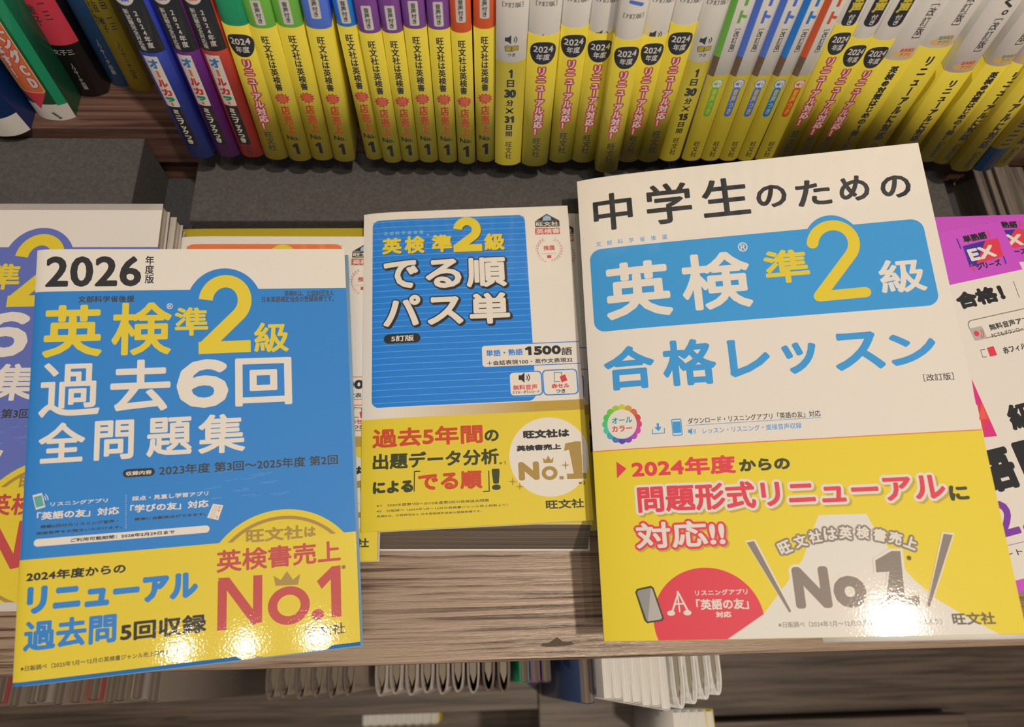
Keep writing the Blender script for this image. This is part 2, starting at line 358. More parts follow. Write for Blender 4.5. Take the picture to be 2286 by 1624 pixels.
# ---------------------------------------------------------------- printed designs in millimetres on each cover
POSE_L=(148, 202.1, [-201.1, 2.11, 804.08], [0.0676, 0.1774, 0.1571], 53.4)
POSE_C=(120, 183.1, [-58.98, 70.53, 777.94], [0.0268, 0.093, -0.0291], 58.9)
POSE_R=(182, 246.2, [59.46, 14.09, 795.6], [0.0013, 0.0964, -0.2015], 90.3)
L_COVER=[
('b',[0.0,180.13,148.0,202.13],0,'white'),
('e',[87.25,171.42,18.32,20.09],'blue',None),
('b',[0.0,53.44,148.0,180.13],0,'blue'),
('t','2026',[4.62,182.25,47.87,198.38],'black',0.6,{}),
('t','年度版',[49.51,183.69,53.79,198.57],'black',0.12,{'v': 1}),
('t','文部科学省後援',[19.55,174.06,45.01,177.57],'ink',0.1,{}),
('t','英',[4.82,146.76,31.0,173.05],'yel',0.75,{}),
('t','検',[35.02,146.63,62.38,173.75],'yel',0.6,{}),
('t','準',[63.66,155.87,79.44,170.83],'yel',0.4,{}),
('t','®',[59.86,170.0,62.8,173.13],'white',0.06,{}),
('s',[[78.22,174.65],[78.55,176.62],[79.21,178.49],[80.17,180.21],[81.39,181.7],[82.84,182.92],[84.46,183.82],[86.19,184.36],[87.98,184.53],[89.75,184.31],[91.45,183.72],[93.01,182.77],[94.37,181.5],[95.48,179.95],[96.3,178.19],[96.8,176.27],[96.97,174.27],[96.8,172.26],[96.29,170.32],[95.47,168.51],[94.37,166.9],[78.15,149.97]],6.68,'yel',0),
('s',[[74.98,149.39],[99.67,149.69]],6.25,'yel',0),
('t','級',[101.32,146.1,118.27,161.88],'yel',0.4,{}),
('t','英検®は、公益財団法人',[116.54,175.8,141.68,179.01],'ink',0.05,{}),
('t','日本英語検定協会の登録商標です。',[105.38,172.64,141.51,175.93],'ink',0.05,{}),
('t','過',[4.61,117.78,30.91,144.15],'white',0.42,{}),
('t','去',[35.25,118.53,62.22,144.42],'white',0.62,{}),
('t','６',[64.91,118.92,88.94,143.56],'white',1.5,{}),
('t','回',[92.08,118.74,119.34,143.37],'white',0.62,{}),
('t','全',[5.4,96.17,25.29,115.09],'white',0.5,{}),
('t','問',[29.07,96.04,46.3,114.97],'white',0.5,{}),
('t','題',[51.84,96.18,72.26,115.17],'white',0.5,{}),
('t','集',[74.98,96.13,96.67,115.44],'white',0.5,{}),
('b',[41.87,87.31,55.81,91.12],2,'black'),
('t','収録内容',[43.2,88.09,54.44,90.12],'white',0.06,{}),
('t','2023年度 第3回〜2025年度 第2回',[57.6,87.01,140.64,91.98],'ink',0.13,{}),
('p',[[4.05,81.98],[8.0,82.79],[9.74,76.26],[5.81,75.28]],'white',None),
('p',[[4.63,81.15],[7.86,81.79],[9.17,76.89],[5.94,76.27]],'green2',None),
('s',[[8.87,79.52],[8.85,79.73],[8.79,79.93],[8.7,80.13],[8.58,80.31],[8.44,80.47]],0.31,'white',1),
('s',[[9.78,79.47],[9.73,79.86],[9.63,80.23],[9.47,80.59],[9.25,80.92],[8.99,81.21]],0.31,'white',1),
('s',[[10.69,79.42],[10.63,79.98],[10.47,80.54],[10.23,81.06],[9.92,81.54],[9.55,81.95]],0.31,'white',1),
('t','リスニングアプリ',[11.73,76.35,35.76,78.3],'white',0.08,{}),
('t','「英語の友」対応',[6.38,70.48,40.77,74.13],'white',0.16,{}),
('t','掲載6回分のリスニング音声・',[7.99,66.63,40.5,68.24],'ink',0.08,{}),
('t','面接音声をお聞きいただけます。',[6.5,63.98,42.06,65.32],'ink',0.08,{}),
('e',[43.54,78.71,0.17,0.19],'white',None),
('e',[43.56,77.72,0.17,0.19],'white',None),
('e',[43.58,76.73,0.17,0.19],'white',None),
('e',[43.59,75.74,0.17,0.19],'white',None),
('e',[43.61,74.75,0.17,0.18],'white',None),
('e',[43.63,73.77,0.17,0.18],'white',None),
('e',[43.64,72.79,0.17,0.18],'white',None),
('e',[43.66,71.8,0.17,0.18],'white',None),
('e',[43.67,70.82,0.17,0.18],'white',None),
('e',[43.69,69.84,0.17,0.18],'white',None),
('e',[43.71,68.86,0.17,0.18],'white',None),
('e',[43.72,67.89,0.17,0.18],'white',None),
('e',[43.74,66.91,0.17,0.18],'white',None),
('e',[43.75,65.94,0.17,0.18],'white',None),
('e',[43.77,64.97,0.17,0.18],'white',None),
('e',[43.79,64.0,0.17,0.18],'white',None),
('t','採点・見直し学習アプリ',[46.07,76.1,79.67,78.31],'white',0.08,{}),
('t','「学びの友」対応',[45.39,70.6,79.82,74.28],'white',0.16,{}),
('t','簡単に自動採点ができます。',[47.35,66.82,78.55,68.26],'ink',0.08,{}),
('p',[[81.81,72.06],[86.43,70.96],[84.11,64.18],[79.12,65.73]],'white',None),
('s',[[81.99,71.0],[84.2,70.56]],0.19,'gray',0),
('s',[[81.66,70.11],[83.87,69.67]],0.18,'gray',0),
('s',[[81.33,69.23],[83.53,68.79]],0.18,'gray',0),
('s',[[80.99,68.35],[83.2,67.91]],0.18,'gray',0),
('s',[[80.66,67.47],[82.86,67.03]],0.18,'gray',0),
('s',[[80.33,66.59],[82.53,66.15]],0.18,'gray',0),
('s',[[80.0,65.71],[82.2,65.27]],0.18,'gray',0),
('e',[84.8,70.21,0.53,0.55],'red',None),
('e',[84.8,70.21,0.34,0.36],'white',None),
('e',[84.38,68.76,0.52,0.55],'red',None),
('e',[84.38,68.76,0.34,0.36],'white',None),
('e',[83.53,65.67,0.52,0.54],'red',None),
('e',[83.53,65.67,0.34,0.35],'white',None),
('b',[5.67,58.77,80.28,62.13],2.6,'white'),
('t','ご利用可能期間：2028年2月29日まで',[20.73,59.51,64.91,61.24],'ink',0.1,{}),
('e',[113.38,30.85,37.0,35.98],'yel',None),
('e',[113.37,30.44,34.33,33.33],'gold',None),
('e',[113.37,30.44,32.69,31.71],'yel',None),
('t','旺文社',[96.57,52.16,122.88,58.83],'gold',0.3,{}),
('t','は',[123.44,52.64,128.98,57.59],'gold',0.3,{}),
('s',[[81.15,80.2],[85.33,80.52]],0.09,'scratch',0),
('s',[[95.32,78.41],[97.43,78.57]],0.09,'scratch',0),
('s',[[72.54,76.79],[75.9,77.04]],0.09,'scratch',0),
('s',[[80.93,74.28],[85.78,74.62]],0.09,'scratch',0),
('s',[[104.53,79.95],[110.8,80.42]],0.1,'scratch',0),
('s',[[77.79,79.18],[85.38,79.75]],0.09,'scratch',0),
('s',[[92.13,77.04],[98.49,77.5]],0.09,'scratch',0),
('s',[[74.47,77.73],[80.12,78.15]],0.09,'scratch',0),
('s',[[83.68,86.91],[91.37,87.53]],0.09,'scratch',0),
('s',[[90.18,77.43],[97.98,78.01]],0.09,'scratch',0),
('s',[[99.54,74.26],[103.99,74.58]],0.09,'scratch',0),
('s',[[103.14,80.44],[111.52,81.07]],0.1,'scratch',0),
('s',[[106.38,84.98],[109.05,85.19]],0.1,'scratch',0),
('s',[[80.27,74.71],[84.89,75.04]],0.09,'scratch',0),
('s',[[96.31,82.7],[101.57,83.11]],0.1,'scratch',0),
('s',[[86.89,82.49],[92.63,82.93]],0.09,'scratch',0),
('s',[[94.46,74.75],[100.91,75.21]],0.09,'scratch',0),
('s',[[108.04,74.67],[116.85,75.29]],0.1,'scratch',0),
('s',[[98.12,84.47],[105.93,85.09]],0.1,'scratch',0),
('s',[[109.44,73.95],[115.22,74.36]],0.1,'scratch',0),
('s',[[99.78,83.75],[107.4,84.34]],0.1,'scratch',0),
('s',[[94.23,83.02],[96.34,83.18]],0.1,'scratch',0)]
L_BAND=[
('b',[0,0,148,53.4],0,'yel'),
('e',[113.38,30.85,37.0,35.98],'yel',None),
('e',[113.37,30.44,34.33,33.33],'gold',None),
('e',[113.37,30.44,32.69,31.71],'yel',None),
('b',[0,0,148,53.199999999999996],0,'yel'),
('t','2024年度からの',[3.4,43.63,44.24,48.02],'black',0.2,{}),
('t','リニューアル',[4.09,29.58,75.34,41.51],'blue',0.8,{}),
('t','過去問',[3.49,13.98,41.1,26.83],'blue',0.5,{}),
('t','5回収録',[42.62,13.74,79.02,22.29],'black',0.35,{}),
('t','※日販調べ（2025年1月〜12月の英検書ジャンル売上部数より）',[3.04,6.0,66.96,8.33],'ink',0.05,{}),
('t','旺文社',[96.57,52.16,122.88,58.83],'gold',0.3,{}),
('t','は',[123.44,52.64,128.98,57.59],'gold',0.3,{}),
('t','英検書売上',[83.34,39.69,140.35,50.02],'red',0.3,{}),
('s',[[85.66,13.93],[86.04,36.28]],4.06,'red',0),
('s',[[101.39,15.95],[101.82,37.04]],4.14,'red',0),
('p',[[83.9,37.45],[89.02,37.24],[103.57,15.75],[99.18,14.79]],'red',None),
('e',[115.67,21.79,9.57,8.72],'red',None),
('e',[115.67,21.79,5.3,4.83],'yel',None),
('e',[128.75,16.21,2.89,2.6],'red',None),
('p',[[135.08,14.23],[135.24,31.76],[130.9,27.75],[128.71,31.56],[136.0,37.82],[140.06,38.0],[139.68,14.21]],'red',None),
('p',[[109.69,31.35],[108.88,36.1],[112.11,33.83],[115.09,37.64],[117.76,33.38],[121.21,35.81],[120.0,30.84]],'gold',None),
('t','※',[140.36,35.89,142.63,38.02],'ink',0.02,{}),
('t','旺文社',[122.92,6.24,141.19,11.45],'ink',0.15,{})]
C_COVER=[
('b',[0,0,120,183.1],0,'white'),
('b',[5.33,65.14,94.31,178.09],4,'cblue'),
('b',[5.33,67.32,94.21,67.77],0,'cblue2'),
('b',[5.33,70.97,94.21,71.42],0,'cblue2'),
('b',[5.33,74.61,94.21,75.06],0,'cblue2'),
('b',[5.33,78.25,94.21,78.7],0,'cblue2'),
('b',[5.33,81.9,94.21,82.35],0,'cblue2'),
('b',[5.33,85.54,94.21,85.99],0,'cblue2'),
('b',[5.33,89.18,94.21,89.63],0,'cblue2'),
('b',[5.33,92.83,94.21,93.28],0,'cblue2'),
('b',[5.33,96.47,94.21,96.92],0,'cblue2'),
('b',[5.33,100.11,94.21,100.56],0,'cblue2'),
('b',[5.33,103.76,94.21,104.21],0,'cblue2'),
('b',[5.33,107.4,94.21,107.85],0,'cblue2'),
('b',[5.33,111.04,94.21,111.49],0,'cblue2'),
('b',[5.33,114.69,94.21,115.14],0,'cblue2'),
('b',[5.33,118.33,94.21,118.78],0,'cblue2'),
('b',[5.33,121.98,94.21,122.43],0,'cblue2'),
('b',[5.33,125.62,94.21,126.07],0,'cblue2'),
('b',[5.33,129.26,94.21,129.71],0,'cblue2'),
('b',[5.33,132.91,94.21,133.36],0,'cblue2'),
('b',[5.33,136.55,94.21,137.0],0,'cblue2'),
('b',[5.33,140.19,94.21,140.64],0,'cblue2'),
('b',[5.33,143.84,94.21,144.29],0,'cblue2'),
('b',[5.33,147.48,94.21,147.93],0,'cblue2'),
('b',[5.33,151.12,94.21,151.57],0,'cblue2'),
('b',[5.33,154.77,94.21,155.22],0,'cblue2'),
('b',[5.33,158.41,94.21,158.86],0,'cblue2'),
('b',[5.33,162.05,94.21,162.5],0,'cblue2'),
('b',[5.33,165.7,94.21,166.15],0,'cblue2'),
('b',[5.33,169.34,94.21,169.79],0,'cblue2'),
('b',[5.33,172.99,94.21,173.44],0,'cblue2'),
('b',[5.33,176.63,94.21,177.08],0,'cblue2'),
('t','文部科学省後援',[11.92,168.14,34.84,170.41],'pale',0.03,{'sp': 0.5}),
('t','英',[10.94,155.94,22.44,166.29],'yel',0.5,{'sh': ('ink',0.35,-0.35)}),
('t','検',[23.92,155.68,35.57,166.92],'yel',0.5,{'sh': ('ink',0.35,-0.35)}),
('t','準',[39.52,155.89,51.36,167.16],'yel',0.5,{'sh': ('ink',0.35,-0.35)}),
('t','級',[69.94,155.78,81.87,166.83],'yel',0.5,{'sh': ('ink',0.35,-0.35)}),
('t','R',[36.85,166.58,38.43,167.96],'pale',0.05,{}),
('s',[[55.2,169.66],[55.4,170.85],[55.86,171.96],[56.55,172.95],[57.43,173.76],[58.47,174.35],[59.62,174.7],[60.82,174.79],[62.01,174.62],[63.13,174.18],[64.14,173.51],[64.98,172.64],[65.6,171.61],[66.0,170.46],[66.13,169.26],[66.01,168.06],[65.62,166.92],[65.0,165.89],[64.18,165.03],[54.61,157.69]],5.23,'ink',0),
('s',[[52.54,157.49],[69.09,157.39]],4.62,'ink',0),
('s',[[54.82,170.11],[55.02,171.3],[55.48,172.42],[56.17,173.4],[57.05,174.21],[58.09,174.81],[59.24,175.16],[60.44,175.25],[61.63,175.07],[62.75,174.64],[63.76,173.97],[64.6,173.09],[65.23,172.06],[65.62,170.91],[65.76,169.71],[65.63,168.51],[65.25,167.37],[64.63,166.34],[63.8,165.48],[54.23,158.14]],5.23,'yel',0),
('s',[[52.16,157.94],[68.72,157.83]],4.62,'yel',0),
('t','で',[11.77,134.22,31.53,151.7],'white',0.75,{'o': ('black',0.75),'sh': ('black',0.75,-0.7)}),
('t','る',[35.61,133.44,56.11,151.52],'white',0.75,{'o': ('black',0.75),'sh': ('black',0.75,-0.7)}),
('t','順',[58.89,132.95,81.95,151.58],'white',0.75,{'o': ('black',0.75),'sh': ('black',0.75,-0.7)}),
('t','パ',[11.59,111.35,32.55,130.01],'white',0.75,{'o': ('black',0.75),'sh': ('black',0.75,-0.7)}),
('t','ス',[36.29,111.23,56.46,128.11],'white',0.75,{'o': ('black',0.75),'sh': ('black',0.75,-0.7)}),
('t','単',[59.95,110.63,82.7,129.41],'white',0.75,{'o': ('black',0.75),'sh': ('black',0.75,-0.7)}),
('b',[11.87,101.35,32.28,106.91],3,'black'),
('t','5訂版',[16.02,102.45,28.57,106.04],'white',0.12,{}),
('b',[65.52,84.89,125.29,98.13],2,'cblue'),
('b',[66.03,85.38,125.0,97.61],1.6,'white'),
('t','単語・熟語',[68.22,91.23,88.55,95.18],'cblue',0.14,{}),
('t','1500',[89.82,90.92,109.71,96.24],'black',0.45,{}),
('t','語',[109.8,90.18,115.92,94.88],'black',0.14,{}),
('t','＋会話表現100・英作文表現32',[68.52,86.03,115.73,88.83],'ink',0.1,{}),
('b',[80.0,67.81,98.26,81.91],2.4,'cblue'),
('b',[80.64,68.41,97.61,81.3],2,'white'),
('b',[98.37,67.58,117.74,82.2],2.4,'cblue'),
('b',[99.02,68.18,117.07,81.59],2,'white'),
('p',[[85.51,79.79],[86.95,79.71],[88.8,81.29],[88.48,75.3],[86.81,77.05],[85.37,77.13]],'black',None),
('s',[[89.76,77.17],[90.01,77.47],[90.17,77.82],[90.24,78.21],[90.21,78.6],[90.09,78.97],[89.88,79.29]],0.52,'black',1),
('s',[[90.51,76.31],[90.94,76.84],[91.24,77.46],[91.36,78.15],[91.31,78.84],[91.09,79.5],[90.72,80.07]],0.52,'black',1),
('t','無料音声',[82.12,71.24,95.33,74.35],'red2',0.1,{}),
('t','スマホ・ダウンロード',[81.53,69.24,96.36,70.99],'black',0.05,{}),
('s',[[104.78,75.14],[105.14,80.52],[109.11,80.32],[108.99,78.51]],0.3,'black',0),
('s',[[104.78,75.14],[107.77,75.23]],0.3,'black',0),
('p',[[107.96,78.05],[111.03,79.18],[112.01,75.52],[108.72,74.67]],'red2',None),
('t','赤セル',[103.05,71.39,112.91,74.19],'red2',0.18,{}),
('t','つき',[105.34,68.73,110.45,71.0],'black',0.12,{}),
('p',[[100.43,173.72],[107.36,178.19],[114.51,173.48]],'black',None),
('p',[[104.69,173.85],[105.08,175.91],[107.3,177.3],[109.62,176.03],[109.75,173.96]],'pale',None),
('b',[100.19,169.62,114.51,173.48],0,'black'),
('t','旺文社',[100.76,170.18,113.94,172.91],'white',0.1,{}),
('b',[99.91,164.81,104.65,169.0],0.2,'red'),
('b',[104.71,164.74,109.47,168.93],0.2,'red'),
('b',[109.51,164.66,114.3,168.86],0.2,'red'),
('t','英検書',[100.46,165.22,114.17,168.49],'white',0.08,{}),
('p',[[105.49,147.57],[104.51,147.11],[103.87,146.98],[104.25,147.5]],'red',None),
('p',[[105.49,147.57],[104.83,148.53],[104.29,148.84],[104.51,148.65]],'red',None),
('p',[[103.94,148.12],[102.9,147.98],[102.25,147.95],[102.66,148.31]],'red',None),
('p',[[103.94,148.12],[103.52,149.3],[103.05,149.66],[103.15,149.37]],'red',None),
('p',[[102.57,149.02],[101.54,149.21],[100.9,149.29],[101.3,149.48]],'red',None),
('p',[[102.57,149.02],[102.42,150.35],[102.04,150.76],[102.0,150.39]],'red',None),
('p',[[101.44,150.23],[100.51,150.74],[99.89,150.91],[100.24,150.94]],'red',None),
('p',[[101.44,150.23],[101.6,151.63],[101.3,152.07],[101.11,151.65]],'red',None),
('p',[[100.63,151.67],[99.85,152.48],[99.27,152.74],[99.55,152.63]],'red',None),
('p',[[100.63,151.67],[101.09,153.08],[100.89,153.51],[100.55,153.1]],'red',None),
('p',[[100.18,153.28],[99.61,154.34],[99.1,154.67],[99.27,154.43]],'red',None),
('p',[[100.18,153.28],[100.94,154.61],[100.83,155.02],[100.33,154.65]],'red',None),
('p',[[100.12,154.96],[99.8,156.21],[99.36,156.61],[99.41,156.27]],'red',None),
('p',[[100.12,154.96],[101.14,156.13],[101.11,156.5],[100.48,156.2]],'red',None),
('p',[[100.44,156.62],[100.41,158.0],[100.07,158.43],[99.96,158.03]],'red',None),
('p',[[100.44,156.62],[101.69,157.58],[101.73,157.88],[100.99,157.69]],'red',None),
('p',[[101.14,158.17],[101.42,159.6],[101.16,160.04],[100.91,159.62]],'red',None),
('p',[[101.14,158.17],[102.57,158.85],[102.65,159.07],[101.82,159.02]],'red',None),
('p',[[102.17,159.52],[102.76,160.92],[102.59,161.35],[102.18,160.95]],'red',None),
('p',[[102.17,159.52],[103.71,159.89],[103.83,160.02],[102.94,160.13]],'red',None),
('p',[[103.48,160.6],[104.36,161.89],[104.28,162.29],[103.73,161.94]],'red',None),
('p',[[103.48,160.6],[105.06,160.64],[105.19,160.66],[104.29,160.94]],'red',None),
('p',[[107.94,147.47],[109.38,146.9],[109.47,146.75],[108.64,147.32]],'red',None),
('p',[[107.94,147.47],[109.24,148.35],[109.3,148.63],[108.53,148.48]],'red',None),
('p',[[109.55,147.89],[111.09,147.64],[111.22,147.58],[110.33,147.99]],'red',None),
('p',[[109.55,147.89],[110.65,149.0],[110.64,149.35],[109.98,149.08]],'red',None),
('p',[[111.04,148.67],[112.61,148.75],[112.74,148.79],[111.84,149.04]],'red',None),
('p',[[111.04,148.67],[111.88,149.95],[111.79,150.36],[111.26,150.0]],'red',None),
('p',[[112.31,149.77],[113.84,150.19],[113.96,150.33],[113.08,150.41]],'red',None),
('p',[[112.31,149.77],[112.87,151.17],[112.69,151.6],[112.3,151.19]],'red',None),
('p',[[113.31,151.15],[114.72,151.87],[114.8,152.1],[113.99,152.03]],'red',None),
('p',[[113.31,151.15],[113.56,152.56],[113.29,153.0],[113.05,152.59]],'red',None),
('p',[[113.97,152.71],[115.2,153.7],[115.23,154.01],[114.5,153.81]],'red',None),
('p',[[113.97,152.71],[113.91,154.07],[113.55,154.5],[113.47,154.11]],'red',None),
('p',[[114.25,154.38],[115.25,155.58],[115.21,155.96],[114.6,155.65]],'red',None),
('p',[[114.25,154.38],[113.9,155.61],[113.46,156.0],[113.52,155.67]],'red',None),
('p',[[114.14,156.06],[114.87,157.41],[114.75,157.83],[114.27,157.45]],'red',None),
('p',[[114.14,156.06],[113.54,157.1],[113.01,157.42],[113.2,157.2]],'red',None),
('p',[[113.64,157.66],[114.07,159.09],[113.86,159.53],[113.53,159.11]],'red',None),
('p',[[113.64,157.66],[112.83,158.44],[112.25,158.69],[112.54,158.59]],'red',None),
('p',[[112.79,159.09],[112.91,160.51],[112.6,160.95],[112.43,160.54]],'red',None),
('p',[[112.79,159.09],[111.83,159.57],[111.2,159.72],[111.57,159.78]],'red',None),
('p',[[111.62,160.27],[111.43,161.6],[111.04,162.02],[111.02,161.65]],'red',None),
('p',[[111.62,160.27],[110.58,160.42],[109.92,160.47],[110.33,160.7]],'red',None),
('t','推奨',[104.01,154.38,110.78,157.56],'red',0.15,{}),
('t','日本英語検定協会',[102.82,152.14,111.24,152.65],'red',0.0,{}),
('b',[105.79,149.45,108.27,151.34],0.2,'red'),
('b',[12.0,57.9,14.72,64.65],0,'g0'),
('b',[14.7,57.9,17.42,64.65],0,'g1'),
('b',[17.4,57.9,20.12,64.65],0,'g2'),
('b',[20.1,57.9,22.82,64.65],0,'g3'),
('b',[22.8,57.9,25.52,64.65],0,'g4'),
('b',[25.5,57.9,28.22,64.65],0,'g5'),
('b',[28.2,57.9,30.92,64.65],0,'g6'),
('b',[30.9,57.9,33.62,64.65],0,'g7'),
('b',[33.6,57.9,36.32,64.65],0,'g8'),
('b',[36.3,57.9,39.02,64.65],0,'g9'),
('b',[39.0,57.9,41.72,64.65],0,'g10'),
('b',[41.7,57.9,44.42,64.65],0,'g11'),
('b',[44.4,57.9,47.12,64.65],0,'g12'),
('b',[47.1,57.9,49.82,64.65],0,'g13'),
('b',[49.8,57.9,52.52,64.65],0,'g14'),
('b',[52.5,57.9,55.22,64.65],0,'g15'),
('b',[55.2,57.9,57.92,64.65],0,'g16'),
('b',[57.9,57.9,60.62,64.65],0,'g17'),
('b',[60.6,57.9,63.32,64.65],0,'g18'),
('b',[63.3,57.9,66.02,64.65],0,'g19'),
('b',[66.0,57.9,68.72,64.65],0,'g20'),
('b',[68.7,57.9,71.42,64.65],0,'g21'),
('b',[71.4,57.9,74.12,64.65],0,'g22'),
('b',[74.1,57.9,76.82,64.65],0,'g23'),
('b',[76.8,57.9,79.52,64.65],0,'g24'),
('b',[79.5,57.9,82.22,64.65],0,'g25'),
('b',[82.2,57.9,84.92,64.65],0,'g26'),
('b',[84.9,57.9,87.62,64.65],0,'g27'),
('b',[87.6,57.9,90.32,64.65],0,'g28'),
('b',[90.3,57.9,93.02,64.65],0,'g29'),
('b',[93.0,57.9,95.72,64.65],0,'g30'),
('b',[95.7,57.9,98.42,64.65],0,'g31'),
('b',[98.4,57.9,101.12,64.65],0,'g32'),
('b',[101.1,57.9,103.82,64.65],0,'g33'),
('b',[103.8,57.9,106.52,64.65],0,'g34'),
('b',[106.5,57.9,109.22,64.65],0,'g35'),
('b',[109.2,57.9,111.92,64.65],0,'g36'),
('b',[111.9,57.9,114.62,64.65],0,'g37'),
('b',[114.6,57.9,117.32,64.65],0,'g38'),
('b',[117.3,57.9,120.02,64.65],0,'g39')]
C_BAND=[
('b',[0,0,120,58.9],0,'yel'),
('t','過去5年間',[5.74,43.02,64.6,53.47],'red3',0.45,{}),
('t','の',[65.43,43.65,73.12,50.04],'dk',0.35,{}),
('t','出題データ分析',[6.06,31.4,72.69,40.09],'dk',0.35,{}),
('t','※1',[72.53,30.98,75.93,32.69],'dk',0.02,{}),
('t','による',[6.16,18.86,27.36,25.44],'dk',0.5,{}),
('t','でる順',[29.84,19.01,63.45,28.67],'red3',0.5,{}),
('t','！',[68.2,17.81,72.92,29.06],'dk',0.6,{}),
('s',[[31.12,29.67],[28.1,29.61],[27.77,19.14]],0.56,'dk',0),
('s',[[66.97,28.23],[66.78,17.44],[63.5,17.4]],0.57,'dk',0),
('t','※1\u30002020年度第1回〜2015年度第2回の英検過去問題',[8.26,12.09,66.39,13.51],'ink',0.03,{}),
('t','※2\u3000日販調べ（2024年1月〜12月の英検書ジャンル売上部数より）',[8.28,9.36,76.07,10.6],'ink',0.03,{}),
('t','英検®は、公益財団法人 日本英語検定協会の登録商標です。',[8.29,6.87,62.46,8.0],'ink',0.03,{}),
('e',[99.42,34.19,21.33,21.16],'white',[0,0,120,200]),
('t','旺文社は',[86.07,44.17,110.83,48.89],'black',0.35,{}),
('t','英検書売上',[82.13,37.61,105.89,40.83],'black',0.25,{}),
('p',[[96.07,30.78],[95.79,33.65],[97.26,32.34],[98.74,34.71],[99.9,32.19],[101.55,33.72],[100.89,30.7]],'gold',None),
('t','N',[82.52,22.1,93.53,31.89],'gold',1.0,{}),
('e',[98.85,25.37,4.16,3.68],'gold',None),
('e',[98.85,25.37,2.02,1.78],'white',None),
('b',[103.86,21.75,106.13,23.51],0,'gold'),
('p',[[111.51,24.31],[109.99,37.32],[107.29,36.66],[108.17,40.69],[113.58,41.61],[116.6,41.44],[116.22,24.03]],'gold',None),
('p',[[107.84,24.53],[118.18,24.51],[118.18,21.52],[107.88,21.74]],'gold',None),
('p',[[110.11,28.99],[107.93,29.54],[107.67,31.77],[107.09,29.59],[104.86,29.3],[107.03,28.75],[107.3,26.53],[107.87,28.7]],'gold',None),
('p',[[81.79,21.67],[79.63,22.21],[79.33,24.41],[78.81,22.26],[76.61,21.98],[78.76,21.44],[79.07,19.25],[79.59,21.39]],'gold',None),
('p',[[85.18,18.88],[83.23,19.37],[82.95,21.36],[82.48,19.42],[80.48,19.17],[82.44,18.67],[82.71,16.69],[83.19,18.63]],'gold',None),
('t','※2',[113.64,18.55,117.36,20.22],'ink',0.03,{}),
('t','旺文社',[95.77,6.59,115.71,11.39],'dk',0.2,{})]
